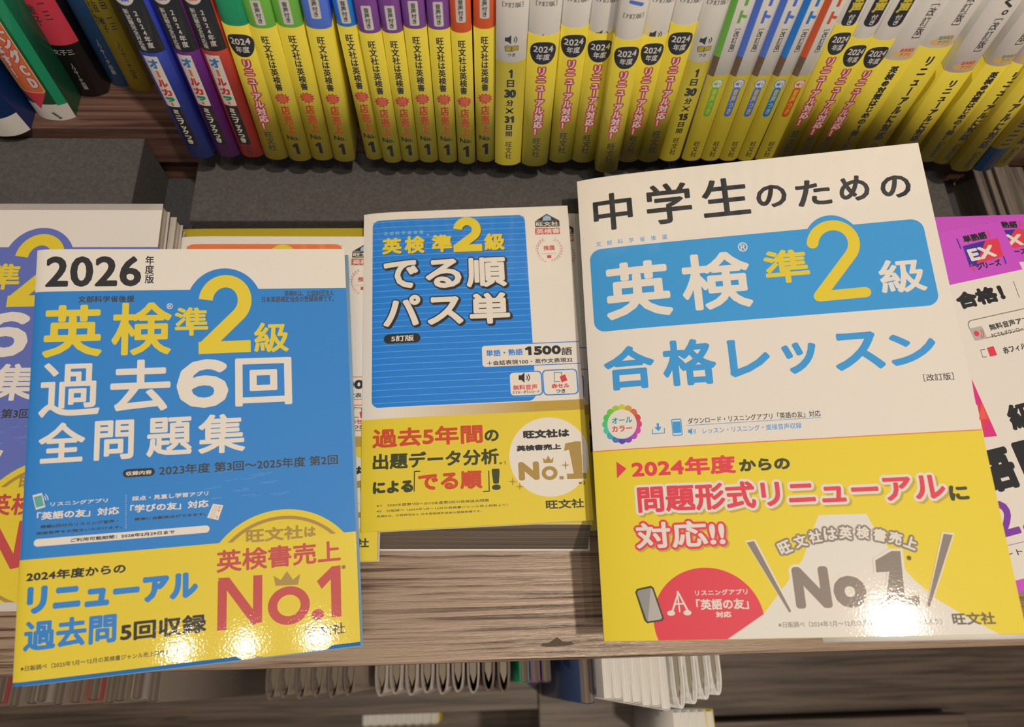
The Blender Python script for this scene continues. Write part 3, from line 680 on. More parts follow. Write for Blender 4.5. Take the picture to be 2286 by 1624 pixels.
R_COVER=[
('b',[0,0,182,246.2],0,'white'),
('t','中',[8.02,212.46,29.73,235.33],'black',0.5,{}),
('t','学',[37.33,212.59,61.74,237.54],'black',0.5,{}),
('t','生',[67.4,213.8,92.25,236.92],'black',0.5,{}),
('t','の',[95.73,216.24,111.52,229.89],'black',0.5,{}),
('t','た',[116.26,214.8,134.08,230.54],'black',0.5,{}),
('t','め',[138.18,215.32,153.48,230.46],'black',0.5,{}),
('t','の',[158.86,214.75,173.92,228.18],'black',0.5,{}),
('t','文部科学省後援',[8.38,203.48,47.01,206.45],'rblue',0.03,{'sp': 1.0}),
('b',[4.59,153.71,175.84,201.8],6,'rblue'),
('e',[130.69,191.41,14.4,17.04],'rblue',None),
('t','英',[11.63,159.63,46.47,192.16],'white',1.0,{}),
('t','検',[51.93,160.69,87.39,192.93],'white',0.85,{}),
('t','®',[82.88,191.96,87.93,197.47],'white',0.1,{}),
('t','準',[94.78,172.17,117.16,191.08],'yel',0.55,{}),
('t','級',[149.94,161.8,171.64,180.18],'white',0.5,{}),
('s',[[120.61,193.14],[121.13,195.13],[122.01,197.01],[123.19,198.69],[124.65,200.13],[126.33,201.27],[128.16,202.06],[130.09,202.48],[132.03,202.52],[133.93,202.17],[135.71,201.44],[137.3,200.37],[138.66,198.99],[139.73,197.36],[140.48,195.53],[140.88,193.57],[140.93,191.55],[140.61,189.54],[139.94,187.61],[138.95,185.83],[137.68,184.26],[120.0,163.56]],5.8,'yel',1),
('s',[[119.75,163.33],[142.07,163.66]],5.59,'yel',1),
('t','合',[8.24,120.91,34.26,144.57],'rblue',0.8,{}),
('t','格',[38.23,120.85,65.02,145.53],'rblue',0.8,{}),
('t','レ',[71.23,123.41,91.55,143.39],'rblue',0.8,{}),
('t','ッ',[97.4,123.15,114.11,139.65],'rblue',0.8,{}),
('t','ス',[122.01,122.99,145.52,142.7],'rblue',0.8,{}),
('t','ン',[148.11,123.74,169.92,140.06],'rblue',0.8,{}),
('t','［改訂版］',[161.18,115.11,174.89,118.74],'ink',0.06,{}),
('e',[23.5,102.6,1.95,2.02],'h0',None),
('e',[23.11,105.8,1.96,2.03],'h1',None),
('e',[21.56,108.62,1.97,2.04],'h2',None),
('e',[19.07,110.61,1.97,2.05],'h3',None),
('e',[16.02,111.47,1.98,2.05],'h4',None),
('e',[12.89,111.05,1.98,2.05],'h5',None),
('e',[10.16,109.42,1.98,2.05],'h6',None),
('e',[8.25,106.83,1.98,2.04],'h7',None),
('e',[7.45,103.69,1.98,2.03],'h8',None),
('e',[7.89,100.48,1.97,2.02],'h9',None),
('e',[9.48,97.69,1.97,2.01],'h10',None),
('e',[11.97,95.74,1.96,2.0],'h11',None),
('e',[14.98,94.92,1.95,2.0],'h12',None),
('e',[18.07,95.35,1.95,2.0],'h13',None),
('e',[20.77,96.95,1.95,2.0],'h14',None),
('e',[22.67,99.49,1.95,2.01],'h15',None),
('p',[[15.5,103.14],[23.87,100.82],[24.12,104.31]],'h0',None),
('p',[[15.5,103.14],[24.12,104.31],[23.05,107.63]],'h1',None),
('p',[[15.5,103.14],[23.05,107.63],[20.82,110.29]],'h2',None),
('p',[[15.5,103.14],[20.82,110.29],[17.76,111.87]],'h3',None),
('p',[[15.5,103.14],[17.76,111.87],[14.35,112.12]],'h4',None),
('p',[[15.5,103.14],[14.35,112.12],[11.1,110.98]],'h5',None),
('p',[[15.5,103.14],[11.1,110.98],[8.54,108.65]],'h6',None),
('p',[[15.5,103.14],[8.54,108.65],[7.04,105.48]],'h7',None),
('p',[[15.5,103.14],[7.04,105.48],[6.85,101.97]],'h8',None),
('p',[[15.5,103.14],[6.85,101.97],[7.97,98.66]],'h9',None),
('p',[[15.5,103.14],[7.97,98.66],[10.23,96.05]],'h10',None),
('p',[[15.5,103.14],[10.23,96.05],[13.27,94.52]],'h11',None),
('p',[[15.5,103.14],[13.27,94.52],[16.64,94.31]],'h12',None),
('p',[[15.5,103.14],[16.64,94.31],[19.83,95.42]],'h13',None),
('p',[[15.5,103.14],[19.83,95.42],[22.37,97.71]],'h14',None),
('p',[[15.5,103.14],[22.37,97.71],[23.87,100.82]],'h15',None),
('e',[15.5,103.14,7.37,7.6],'white',None),
('t','オール',[10.48,103.59,20.78,106.83],'teal',0.15,{}),
('t','カラー',[10.23,99.24,20.48,102.45],'red2',0.15,{}),
('s',[[30.38,99.61],[30.19,97.12],[36.13,97.18],[36.33,99.67]],0.45,'rblue',0),
('s',[[33.24,102.39],[33.26,99.87]],1.12,'rblue',0),
('p',[[31.32,100.46],[35.07,100.44],[33.36,98.27]],'rblue',None),
('b',[39.97,95.4,44.99,104.03],0.8,'rblue'),
('b',[40.41,95.96,44.56,103.46],0.5,'white'),
('b',[40.52,96.76,44.45,102.67],0,'rblue'),
('t','ダウンロード・リスニングアプリ「英語の友」対応',[48.08,100.92,111.5,104.08],'ink',0.06,{}),
('s',[[47.34,100.29],[111.45,100.41]],0.27,'rblue',0),
('p',[[47.81,98.13],[48.68,98.07],[49.85,99.01],[49.51,95.37],[48.54,96.45],[47.66,96.51]],'rblue',None),
('s',[[50.34,96.5],[50.49,96.68],[50.6,96.89],[50.65,97.12],[50.64,97.36],[50.58,97.59],[50.46,97.78]],0.32,'rblue',1),
('s',[[50.77,95.97],[51.05,96.28],[51.24,96.66],[51.33,97.08],[51.32,97.5],[51.2,97.9],[50.98,98.25]],0.32,'rblue',1),
('t','レッスン・リスニング・面接音声収録',[54.77,95.62,101.84,98.53],'rblue',0.04,{})]
R_BAND=[
('b',[0,0,182,90.3],0,'ryel'),
('b',[0,89.8,182,90.3],0,'orange'),
('p',[[11.33,84.24],[16.12,80.4],[11.11,75.82]],'rred',None),
('t','2024年度',[18.52,75.34,68.67,84.56],'rred',0.45,{}),
('t','からの',[70.23,75.93,93.94,82.01],'dk',0.4,{}),
('e',[48.45,8.19,24.98,23.57],'rred',[0,0,182,90.3]),
('p',[[103.68,53.86],[124.71,53.51],[126.47,48.6],[132.76,35.81],[139.17,25.02],[147.97,15.23],[159.94,6.78],[171.46,-0.28],[176.07,-2.37],[175.03,-10.84],[39.22,-7.56],[54.38,-1.04],[73.1,10.33],[85.47,24.13],[93.62,34.05],[101.38,49.81]],'rwhite',[0,0,182,90.3]),
('t','問題形式リニューアル',[20.31,58.23,161.03,71.33],'rred',0.5,{'o': ('white',1.25),'sh': ('shade',1.0,-1.0)}),
('t','に',[162.15,57.78,170.58,64.8],'dk',0.5,{}),
('t','対応!!',[18.2,41.24,59.96,53.71],'white',0.4,{'o': ('rred',1.1),'sh': ('shade',0.8,-0.8)}),
('s',[[35.78,12.36],[35.48,21.28]],0.6,'white',1),
('s',[[32.24,12.05],[35.89,20.84],[39.7,12.23]],0.9,'white',1),
('e',[31.79,11.81,1.83,1.17],'white',None),
('e',[39.23,11.83,1.82,1.17],'white',None),
('s',[[33.88,15.8],[37.83,15.84]],0.7,'white',1),
('t','リスニングアプリ',[43.53,19.2,67.26,21.77],'white',0.08,{}),
('t','「英語の友」',[43.57,12.81,67.19,17.69],'white',0.18,{}),
('t','対応',[51.94,9.37,58.92,12.08],'white',0.15,{}),
('p',[[15.93,21.55],[16.93,23.06],[23.46,24.3],[24.73,23.39],[28.36,9.65],[27.39,8.42],[20.46,7.54],[19.23,8.83]],'dk',None),
('p',[[16.8,21.26],[17.5,22.35],[23.39,23.35],[24.06,22.72],[27.5,9.93],[26.74,9.11],[20.78,8.37],[20.14,9.31]],'gray2',None),
('p',[[23.39,23.35],[24.06,22.72],[27.5,9.93],[26.74,9.11],[20.78,8.37]],'gray3',None),
('t','旺',[83.54,36.88,89.34,42.55],'white',0.22,{'o': ('gray',0.9),'rot': 20.5}),
('t','文',[90.8,39.43,96.58,45.11],'white',0.22,{'o': ('gray',0.9),'rot': 13.5}),
('t','社',[97.71,41.29,103.47,46.98],'white',0.22,{'o': ('gray',0.9),'rot': 6.5}),
('t','は',[104.47,42.21,110.2,47.9],'white',0.22,{'o': ('gray',0.9),'rot': 0.5}),
('t','英',[111.35,42.41,117.06,48.1],'white',0.22,{'o': ('gray',0.9),'rot': -6.5}),
('t','検',[119.0,42.24,124.67,47.91],'white',0.22,{'o': ('gray',0.9),'rot': -8.5}),
('t','書',[126.24,40.87,131.86,46.52],'white',0.22,{'o': ('gray',0.9),'rot': -14.5}),
('t','売',[132.71,39.29,138.3,44.91],'white',0.22,{'o': ('gray',0.9),'rot': -19.5}),
('t','上',[138.84,37.06,144.39,42.65],'white',0.22,{'o': ('gray',0.9),'rot': -24.5}),
('s',[[89.61,30.95],[88.8,12.72]],0.02,'gray',0),
('t','N',[87.92,12.4,103.91,30.77],'gray',1.25,{'o': ('white',1.3)}),
('t','o',[105.0,12.28,119.22,26.23],'gray',1.3,{'o': ('white',1.3)}),
('p',[[125.83,15.18],[129.37,27.5],[123.52,26.3],[124.29,33.61],[132.05,37.54],[137.76,37.29],[136.2,17.45],[142.3,17.88],[141.5,11.64],[122.66,10.87],[123.4,16.42]],'white',None),
('p',[[126.81,15.15],[130.35,27.46],[124.68,27.26],[125.13,32.56],[132.87,36.48],[136.59,36.32],[135.05,16.5],[141.16,16.94],[140.71,12.64],[123.8,11.81],[124.22,15.4]],'gray',None),
('p',[[68.79,43.3],[73.47,43.89],[86.27,11.4],[84.55,10.5]],'white',None),
('p',[[155.73,44.09],[160.94,43.33],[144.93,11.2],[142.99,11.59]],'white',None),
('p',[[69.49,42.48],[72.9,43.12],[85.51,11.42],[84.59,10.79]],'gray',None),
('p',[[156.32,43.29],[160.06,42.6],[144.7,11.93],[143.56,12.3]],'gray',None),
('t','※',[138.72,32.05,140.82,34.22],'ink',0.03,{}),
('t','※日販調べ（2024年1月〜12月の英検書ジャンル売上部数より）',[79.09,4.38,148.59,7.02],'gray',0.04,{}),
('t','旺文社',[153.06,4.02,170.57,9.26],'ink2',0.2,{})]
SPINES=[
(-113.7,281.3,12.8,0.05,'R',95.8,'green'),
(-100.0,280.4,12.3,0.035,'A',95.5,'lime'),
(-87.2,281.1,12.2,0.033,'A',95.5,'lime'),
(-74.2,280.2,11.8,0.037,'A',95.8,'blue'),
(-57.0,281.9,9.5,-0.007,'A',95.9,'bblue'),
(-46.5,279.7,10.3,-0.008,'A',94.2,'purple'),
(-36.0,280.4,9.8,-0.008,'A',93.8,'purple'),
(-25.3,280.1,10.6,-0.007,'A',96.8,'purple'),
(-14.1,279.9,10.4,-0.007,'A',96.7,'purple'),
(-3.0,279.0,9.7,-0.015,'A',95.9,'orange'),
(8.0,280.6,10.2,-0.016,'A',96.9,'orange'),
(21.1,277.8,15.3,-0.018,'W',79.3,'31'),
(36.9,277.5,15.0,-0.024,'R',96.3,'white'),
(52.4,280.2,13.1,-0.032,'R',98.3,'white'),
(66.1,280.3,13.1,-0.036,'R',95.3,'white'),
(79.3,272.9,12.8,-0.051,'R',98.5,'mi'),
(93.0,280.7,11.9,-0.046,'R',93.4,'white'),
(105.4,280.8,12.5,-0.043,'R',100.2,'white'),
(118.1,281.2,12.3,-0.043,'W',77.3,'15'),
(131.2,281.6,11.7,-0.052,'S',68.1,'green'),
(142.8,281.7,11.2,-0.054,'S',68.2,'navy'),
(153.9,281.7,11.0,-0.052,'S',68.3,'navy'),
(164.6,281.8,10.2,-0.053,'S',68.4,'bblue'),
(175.7,281.8,10.8,-0.062,'S',68.5,'orange'),
(186.6,281.2,10.6,-0.07,'R',101.0,'pill'),
(197.0,281.3,10.7,-0.064,'R',93.3,'pill'),
(207.7,281.4,11.5,-0.055,'R',92.3,'pill'),
(220.0,280.8,16.1,-0.051,'G',80.2,'1'),
(235.7,280.2,16.6,-0.058,'G',88.8,'2'),
(257.2,279.6,15.3,-0.08,'G',73.5,'2'),
(277.4,281.7,13.4,-0.077,'G',76.2,'1'),
(286.4,280.4,11.3,-0.049,'G',79.1,'2'),
(297.3,274.4,12.5,-0.1,'G',92.7,'2'),
(309.9,274.5,11.7,-0.101,'G',114.4,'3'),
(321.3,277.9,11.3,-0.072,'G',111.3,'2'),
(-156.5,281.7,13.4,0.033,'C',78.6,'cobalt'),
(-141.1,282.7,12.6,0.039,'C',78.4,'plum'),
(-127.6,282.8,12.9,0.038,'C',79.1,'coral')]
M_COVER=[
('b',[0,0,128,182],0,'white'),
('b',[0.0,152.55,128.0,182.0],0,'mag'),
('b',[0,0,128,5.5],0,'mag'),
('t','単熟語',[102.53,173.59,116.86,178.0],'black',0.25,{}),
('p',[[100.69,172.2],[118.26,172.93],[107.84,159.92],[99.4,159.82]],'navy',None),
('p',[[114.9,172.8],[122.52,172.6],[120.84,162.05],[103.88,160.75]],'rred',None),
('t','EX',[101.81,162.73,117.56,169.8],'white',0.5,{}),
('t','シリーズ',[103.11,157.22,117.79,160.99],'black',0.2,{}),
('s',[[99.36,177.11],[99.02,170.92]],0.79,'navy',0),
('s',[[118.72,178.06],[118.22,174.03]],0.8,'rred',0),
('s',[[100.92,161.37],[100.75,156.87]],0.78,'rred',0),
('s',[[120.84,162.05],[120.25,157.32]],0.79,'navy',0),
('t','合格！',[83.83,138.07,111.69,147.47],'black',0.7,{}),
('s',[[119.82,147.28],[119.03,137.71]],0.31,'black',0),
('b',[84.29,120.37,135.04,131.68],3,'gray'),
('b',[84.78,120.88,134.54,131.16],2.7,'white'),
('b',[84.32,120.32,91.66,127.39],1,'gray3'),
('e',[87.03,124.06,1.47,1.51],'rred',None),
('s',[[88.56,121.86],[89.22,122.39],[89.72,123.05],[89.98,123.78],[89.99,124.5],[89.75,125.15]],0.37,'red',1),
('s',[[89.02,121.11],[89.95,121.85],[90.64,122.78],[91.01,123.8],[91.03,124.82],[90.69,125.73]],0.37,'red',1),
('t','無料音声アプリ',[95.25,123.74,121.47,127.33],'ink',0.15,{}),
('t','PCでもダウンロードできる',[94.61,119.92,122.23,122.47],'ink',0.05,{}),
('s',[[87.88,115.1],[85.3,115.17],[84.82,111.31],[87.05,111.06]],0.3,'ink',0),
('p',[[89.14,115.57],[93.13,115.7],[92.92,110.77],[88.7,110.7]],'rred',None),
('t','赤フィルターつき',[96.95,110.28,123.94,114.06],'ink',0.15,{}),
('p',[[74.04,101.92],[74.44,71.45],[67.54,72.32]],'rred',None),
('p',[[74.04,101.92],[73.97,88.95],[70.24,88.6]],'mag2',None),
('p',[[73.97,88.95],[73.49,80.78],[68.6,81.18]],'orange2',None),
('p',[[73.49,80.78],[74.44,71.45],[67.54,72.32]],'mag2',None),
('t','級',[84.12,71.62,99.79,84.89],'black',0.7,{}),
('t','語',[53.75,45.35,76.79,66.95],'black',1.2,{}),
('t','問',[79.45,44.64,102.81,66.63],'black',1.2,{}),
('t','2.',[53.88,24.73,71.98,42.08],'violet',0.6,{}),
('s',[[53.29,21.27],[71.09,20.88]],0.26,'violet',0),
('t','ート',[52.75,15.89,62.57,18.63],'black',0.1,{})]
POSE_M=(128, 182, [201.9, 18.08, 812.98], [0.2147, 0.1047, 0], 0)
# ---------------------------------------------------------------- the setting: bookcase boards, ledge, floor
def struct(name, *a, **k): return meta(boxmesh(name, *a, **k), kind='structure')
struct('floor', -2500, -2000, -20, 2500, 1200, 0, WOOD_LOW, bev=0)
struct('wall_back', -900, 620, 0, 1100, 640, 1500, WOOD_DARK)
case = thing('bookshop_display_case', (0, 8, 0), label='dark walnut bookshop display case with stepped shelves under all the books', cat='bookcase')
def part(name, x0, y0, z0, x1, y1, z1, m_, bev=.6):
    o = boxmesh(name, x0, y0 - 8, z0, x1, y1 - 8, z1, m_, case, bev); return o
part('display_ledge', -600, 7.8, 730, 800, 560, 750, WOOD, .8)
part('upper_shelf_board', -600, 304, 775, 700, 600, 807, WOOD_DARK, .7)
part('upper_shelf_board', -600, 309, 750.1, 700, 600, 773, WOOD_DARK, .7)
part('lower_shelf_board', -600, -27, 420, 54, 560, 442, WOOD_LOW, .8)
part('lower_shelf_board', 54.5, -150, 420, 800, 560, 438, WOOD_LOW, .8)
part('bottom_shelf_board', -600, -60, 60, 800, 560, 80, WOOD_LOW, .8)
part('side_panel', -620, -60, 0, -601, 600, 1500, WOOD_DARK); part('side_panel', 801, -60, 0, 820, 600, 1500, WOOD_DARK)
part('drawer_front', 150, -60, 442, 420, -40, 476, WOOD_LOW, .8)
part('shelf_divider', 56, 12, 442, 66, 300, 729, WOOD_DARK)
# small dark mark in the lit wood near the front edge
vp_ = [(43.5, 14.6), (47, 14.1), (53, 14.2), (58, 14.4), (61.5, 15), (60, 16.2), (56, 16.1), (54, 17.6), (52.5, 18.6), (50.5, 17.3), (48, 15.9), (45, 15.6)]
mk = mesh('scuff_mark', [(a - 10.5, c_ - 8, 750.02) for a, c_ in vp_] + [(a - 10.5, c_ - 8, 750.15) for a, c_ in vp_], [tuple(range(11, -1, -1)), tuple(range(12, 24))] + [(q, (q + 1) % 12, 12 + (q + 1) % 12, 12 + q) for q in range(12)], mat_flat('dark_scuff', alb(84, 68, 52)), case)
mk.location.z = 0
# black foam boards lying at the back of the ledge
meta(boxmesh('foam_board', -520, 150, 750, 326, 303.5, 760.5, FOAM_LOW), 'wide thin black sheet lying flat on the wooden ledge below the two raised boards', 'board')
meta(boxmesh('foam_board', -520, 200, 760.6, -195.5, 303.3, 799, FOAM), 'raised dark grey board at the far left, behind the purple-blue exam book', 'board')
meta(boxmesh('foam_board', -167, 253, 760.6, 300, 303.3, 787, FOAM), 'raised dark grey board in the middle, under the row of upright yellow books', 'board')
# narrow wooden slats at the right
slats = thing('slatted_wood_stand', (330, 150, 750.2), label='grey brown slatted wooden stand at the right edge beside the black board', cat='stand')
x = 0
for i, wd_ in enumerate((6.5, 4.5, 11, 13, 12, 15, 15, 15)):
    boxmesh('slat', x + .25, 0, 0, x + wd_ - .35, 152, 27 + (i % 3) * 2.2, WOOD_SLAT, slats, .5); x += wd_
# ---------------------------------------------------------------- three front books and the piles around them
L_ = dict(warp=(1.6, 3.0)); C_ = dict(warp=(2.4, 9.0)); R_ = dict(warp=(3.0, 14.0))
lying_book('exam_book', POSE_L, 5.0, L_['warp'], 'blue', 'yel', L_COVER, L_BAND, band0=1.7, label='blue past-exam book with 2026 in black across its white top, nearest at the left front', cat='book')
def below(pose, t, dx=0, dy=0, dr=0.0, tx=None, ty=None, dz=0):
    w, h, loc, rot, bh = pose; r = Matrix.Rotation(rot[0], 3, 'Z') @ Matrix.Rotation(rot[1], 3, 'X') @ Matrix.Rotation(rot[2], 3, 'Y')
    p = Vector(loc) + r @ Vector((dx, dy, -t)) + Vector((0, 0, dz))
    return (w, h, list(p), [rot[0] + dr, rot[1] if tx is None else tx, rot[2] if ty is None else ty], bh)
pl2 = below(POSE_L, 5.4, 1.4, -.9, -.003)
lying_book('exam_book', pl2, 4.2, L_['warp'], 'pale', None, None, None, label='second exam copy, only its pale blue edge showing right under the blue 2026 book', cat='book')
lying_book('word_book', POSE_C, 6.5, C_['warp'], 'white', 'yel', C_COVER, C_BAND, label='small blue striped vocabulary book with large white outlined title, in the middle', cat='book')
pc2 = below(POSE_C, 7.2, 0.5, 4.6, -.05, ty=-.025)
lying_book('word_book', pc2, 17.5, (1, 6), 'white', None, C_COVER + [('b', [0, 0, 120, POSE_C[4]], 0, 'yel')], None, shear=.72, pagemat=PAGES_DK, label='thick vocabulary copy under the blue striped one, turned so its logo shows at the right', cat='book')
lying_book('lesson_book', POSE_R, 8.0, R_['warp'], 'white', 'ryel', R_COVER, R_BAND, label='large white lesson book for junior high students with blue title panel, at the right', cat='book')
pr2 = below(POSE_R, 8.4, .8, 1.0, .002)
lying_book('lesson_book', pr2, 8.0, (1.5, 8), 'white', 'ryel', None, None, label='second large lesson book hidden under the white and yellow one, lower edge showing', cat='book')
# loose flap of the paper band along the lower edge of the lesson book
fl = sheet('paper_slip', [(0, 0), (30, .1), (60, 0), (84, 0)], .2, 0, 6, 'y', PRINT_BAND, None, 'rwhite')
w, h, loc, rot, bh = POSE_R; r = Matrix.Rotation(rot[0], 3, 'Z') @ Matrix.Rotation(rot[1], 3, 'X') @ Matrix.Rotation(rot[2], 3, 'Y')
fl.location = (Vector(loc) + r @ Vector((97.5, -2.1, -.6))) * MM; fl.rotation_euler = r.to_euler(); meta(fl, 'thin cream paper slip sticking out under the lower edge of the lesson book', 'paper')
# far left: same exam book in purple-blue
pf = (148, 206, [-316.5, 38.5, 795], [.0, .108, 0], POSE_L[4])
SW = dict(blue='fpurple'); pfs = [pf]
lying_book('exam_book', pf, 9.5, L_['warp'], 'white', 'yel', L_COVER, L_BAND, SW, band0=5.5, label='purple-blue exam book cut off by the left edge, top of its pile', cat='book')
p_ = pf
for i, (dx, dy, dt, c) in enumerate(((1.5, -4, .024, 'white'), (-.8, -7, .024, 'white'), (1.6, -8, .03, 'white'), (.4, -8, .03, 'white'))):
    p_ = below(p_, 10.2, dx, 0, 0, tx=p_[3][1] - dt); p_ = (p_[0], p_[1], [p_[2][0], p_[2][1] + dy * .0 - 1.0 * i, p_[2][2]], p_[3], p_[4])
    if p_[2][2] < 751 + 9: break
    lying_book('exam_book', p_, 9.5, (1, 4), c, None, None, None, label=['second', 'third', 'fourth', 'fifth'][i] + ' exam book down in the far left pile, page edges showing at its right end', cat='book')
# orange copy between the left and the middle book, yellow one below it
po_ = (120, 183, [-170.5, 57.3, 772.3], [-.004, .104, 0], POSE_C[4])
lying_book('word_book', po_, 9.5, (2.0, 6), 'white', 'yel', C_COVER, C_BAND, dict(cblue='orange', cblue2='orange'), label='orange and white vocabulary book half hidden between the two blue books', cat='book')
py_ = (120, 183, [-172.5, 67.5, 763.0], [.004, .113, 0], 90)
lying_book('word_book', py_, 9.0, (1.0, 6), 'yel', None, None, None, label='yellow covered book whose top edge shows behind the orange vocabulary book', cat='book')
# copies showing in the gap between the middle and the right book
pk_ = (128, 182, [58, 73, 758.8], [-.01, .05, .0], 96)
GI = [('b', [0, 0, 128, 182], 0, 'gray3'), ('t', '英検準2級', [2, 150, 90, 166], 'cblue', .5, {}), ('t', '合格', [2, 110, 60, 140], 'ink', .6, {})]
GB = [('e', [3, 52, 9, 10.5], 'black', None), ('t', '2024', [-4, 52, 9, 56.5], 'white', .15, {}), ('t', '年度', [-2, 45, 7, 50], 'white', .1, {})]
lying_book('exam_book', pk_, 7.0, (1, 5), 'gray3', 'yel', GI, GB, label='grey covered book in shadow between the middle and right books, black oval on its band', cat='book')
# magenta word books at the right edge
MI = [i for i in M_COVER]
lying_book('phrase_book', POSE_M, 11.5, (1.5, 6), 'white', None, MI, None, label='tilted magenta and white phrase book whose top corner shows beside the lesson book', cat='book')
pm = POSE_M; p2 = (128, 182, [199, 50, 801.5], [.035, .098, 0], 0)
lying_book('phrase_book', p2, 11.5, (1.5, 6), 'mag', None, MI, None, label='magenta and white phrase book lying straight, second from the top at the right edge', cat='book')
for i in range(3):
    p2 = below(p2, 12.0, (.8, -1.2, .5)[i], 0, (.01, -.012, .006)[i], tx=p2[3][1] - .03)
    if p2[2][2] - 11.5 < 750: break
    lying_book('phrase_book', p2, 11.5, (1, 5), 'mag', None, None, None, label=['third', 'fourth', 'fifth'][i] + ' magenta phrase book from the top in the pile at the right edge', cat='book')
# ---------------------------------------------------------------- upright row
def vt(P, s, cx, top, bot, w, col, bold=.0, **k): P.text(s, [cx - w / 2, bot, cx + w / 2, top], col, bold, v=True, **k)
def icon_speaker(P, cx, cy, s, col):
    P.poly([(cx - s, cy - .4 * s), (cx - .55 * s, cy - .4 * s), (cx, cy - .9 * s), (cx, cy + .9 * s), (cx - .55 * s, cy + .4 * s), (cx - s, cy + .4 * s)], col)
    for q in (.45, .8): P.stroke([(cx + .1 * s + q * s * math.cos(math.radians(a)), cy + q * s * math.sin(math.radians(a))) for a in range(-45, 46, 18)], .16 * s, col, 1)
def oval(P, w, y0, y1):
    pts = []; a = min(w * .46, 6.2); c = (y0 + y1) / 2; b = (y1 - y0) / 2
    for i in range(40):
        t = 2 * math.pi * i / 40; x_ = math.cos(t); y_ = math.sin(t); pts.append((a * math.copysign(abs(x_) ** .8, x_) * (1 + .1 * y_), c + b * math.copysign(abs(y_) ** .9, y_)))
    P.poly(pts, 'black'); P.text('2024', [-a * .78, c + .5, a * .78, c + b * .62], 'white', .12); P.text('年度', [-a * .52, c - b * .62, a * .56, c - .4], 'white', .08)
NB = 'upright books on the shelf'
def spine_R(i, x, y, w, lean, bh, e):
    P = Print(); k = bh - 98.3 if e != 'green' else bh - 99
    oval(P, w, 80.5 + k, 94.5 + k)
    vt(P, 'リニューアル対応！', 0, 78.5 + k, 29.5 + k, 4.9, 'white', .2, o=('spine_red', .8))
    vt(P, '旺文社', 0, 25.5 + k * .6, 8.2, 4.6, 'ink', .1)
    Q = Print(); top = 'white'
    if e == 'green': top = 'green'; Q.box([-3, 113, 3, 130], .8, 'white'); vt(Q, '付き', 0, 121, 114.2, 3, 'ink', .12)
    elif e == 'pill': Q.box([-3.6, 100.5, 3.4, 122], 2.6, 'black'); vt(Q, '音声', 0, 120.5, 108.5, 5.6, 'yel', .3); vt(Q, '付き', 0, 107.5, 101.5, 3, 'white', .1); Q.text('［改訂版］', [-4.6, 123.5, 4.6, 126], 'ink', .03); Q.text('ト', [-3, 127.5, 3.5, 134], ('spine_red', 'lime', 'bblue')[i % 3], .4)
    else:
        if e == 'mi': Q.text('ミ', [-3.2, 117, 4, 127], 'spblue', .5); Q.text('［7訂版］', [-4.6, 110.5, 4.6, 113.2], 'ink', .05)
        else: Q.text('［7訂版］', [-4.8, 112.6, 4.8, 115.3], 'ink', .05); icon_speaker(Q, -.3, 94.5, 3, 'ink')
    return dict(cover=top, band='syel', bh=bh, pr=Q, bpr=P)
def spine_A(i, x, y, w, lean, bh, e):
    P = Print(); k = bh - 94.2
    vt(P, '旺文社は英検書', 0, 89.7 + k, 54.9 + k * .8, 3.9, 'ink', .16)
    star = [(4.0 * (1 if j % 2 else .74) * math.cos(2 * math.pi * j / 22), 49.3 + k * .8 + 4.1 * (1 if j % 2 else .74) * math.sin(2 * math.pi * j / 22)) for j in range(22)]
    P.poly(star, 'spine_red'); P.text('書', [-2.7, 46.4 + k * .8, 2.7, 52.4 + k * .8], 'orange', .12)
    vt(P, '店売上', 0, 44.3 + k * .8, 23.2 + k * .6, 4.8, 'red3', .22)
    P.text('No.', [-3.4, 17.4 + k * .5, 3.2, 21.3 + k * .5], 'black', .14)
    z = k * .4; P.poly([(-.4, 5.7 + z), (-.4, 12.2 + z), (-1.8, 11.2 + z), (-1.8, 13 + z), (-.2, 15 + z), (1.5, 15 + z), (1.5, 5.7 + z)], 'black')
    Q = Print(); c = dict(lime='lime', blue='spblue', bblue='bblue', purple='purple', orange='spine_orange')[e]
    dy = (0, 0)[0] + (4 if e in ('blue', 'orange') else 0)
    Q.box([-2.1, bh + 1.8 + dy, 2.3, bh + 15.4 + dy], .7, 'white'); vt(Q, '音声付き', .1, bh + 14.4 + dy, bh + 2.8 + dy, 2.5, 'ink', .12)
    return dict(cover=c, band='syel', bh=bh, pr=Q, bpr=P)
def spine_W(i, x, y, w, lean, bh, e):
    P = Print(); ks = (bh + .3) / 79.6
    icon_speaker(P, -.3, 93.2 * ks, 3.0, 'ink'); P.text('音声', [-3.3, 86.0 * ks, 3.3, 89.6 * ks], 'shade', .2, o=('ink', .3)); P.text('つき', [-1.9, 82.9 * ks, 1.9, 85 * ks], 'ink', .08)
    a, b, c_ = '1', '日', ''
    seq = (('1', 74.6, 68.8, 1.9, .35), ('日', 67.6, 62.6, 3.8, .2), ('30', 61, 55, 6.2, .45), ('分', 53.6, 49, 4.0, .2), ('×', 47.6, 43.2, 4.4, .0), (e, 41.5, 36, 5.2, .45), ('日', 34.6, 30.4, 3.4, .2), ('間', 29.4, 25.2, 3.6, .15))
    for s_, t_, b_, w_, bo in seq: P.text(s_, [-w_ / 2, b_ * ks, w_ / 2, t_ * ks], 'ink', bo)
    vt(P, '旺文社', 0, 20.6, 6, 3.7, 'ink', .08); P.text('［7訂版］', [-4.8, 111.4, 4.8, 114.2], 'ink', .05)
    B = Print(); B.box([-w, 0, w, bh], 0, 'syel'); B.T += P.T; B.C += P.C; B.Lr += P.Lr
    return dict(cover='white', pr=B)
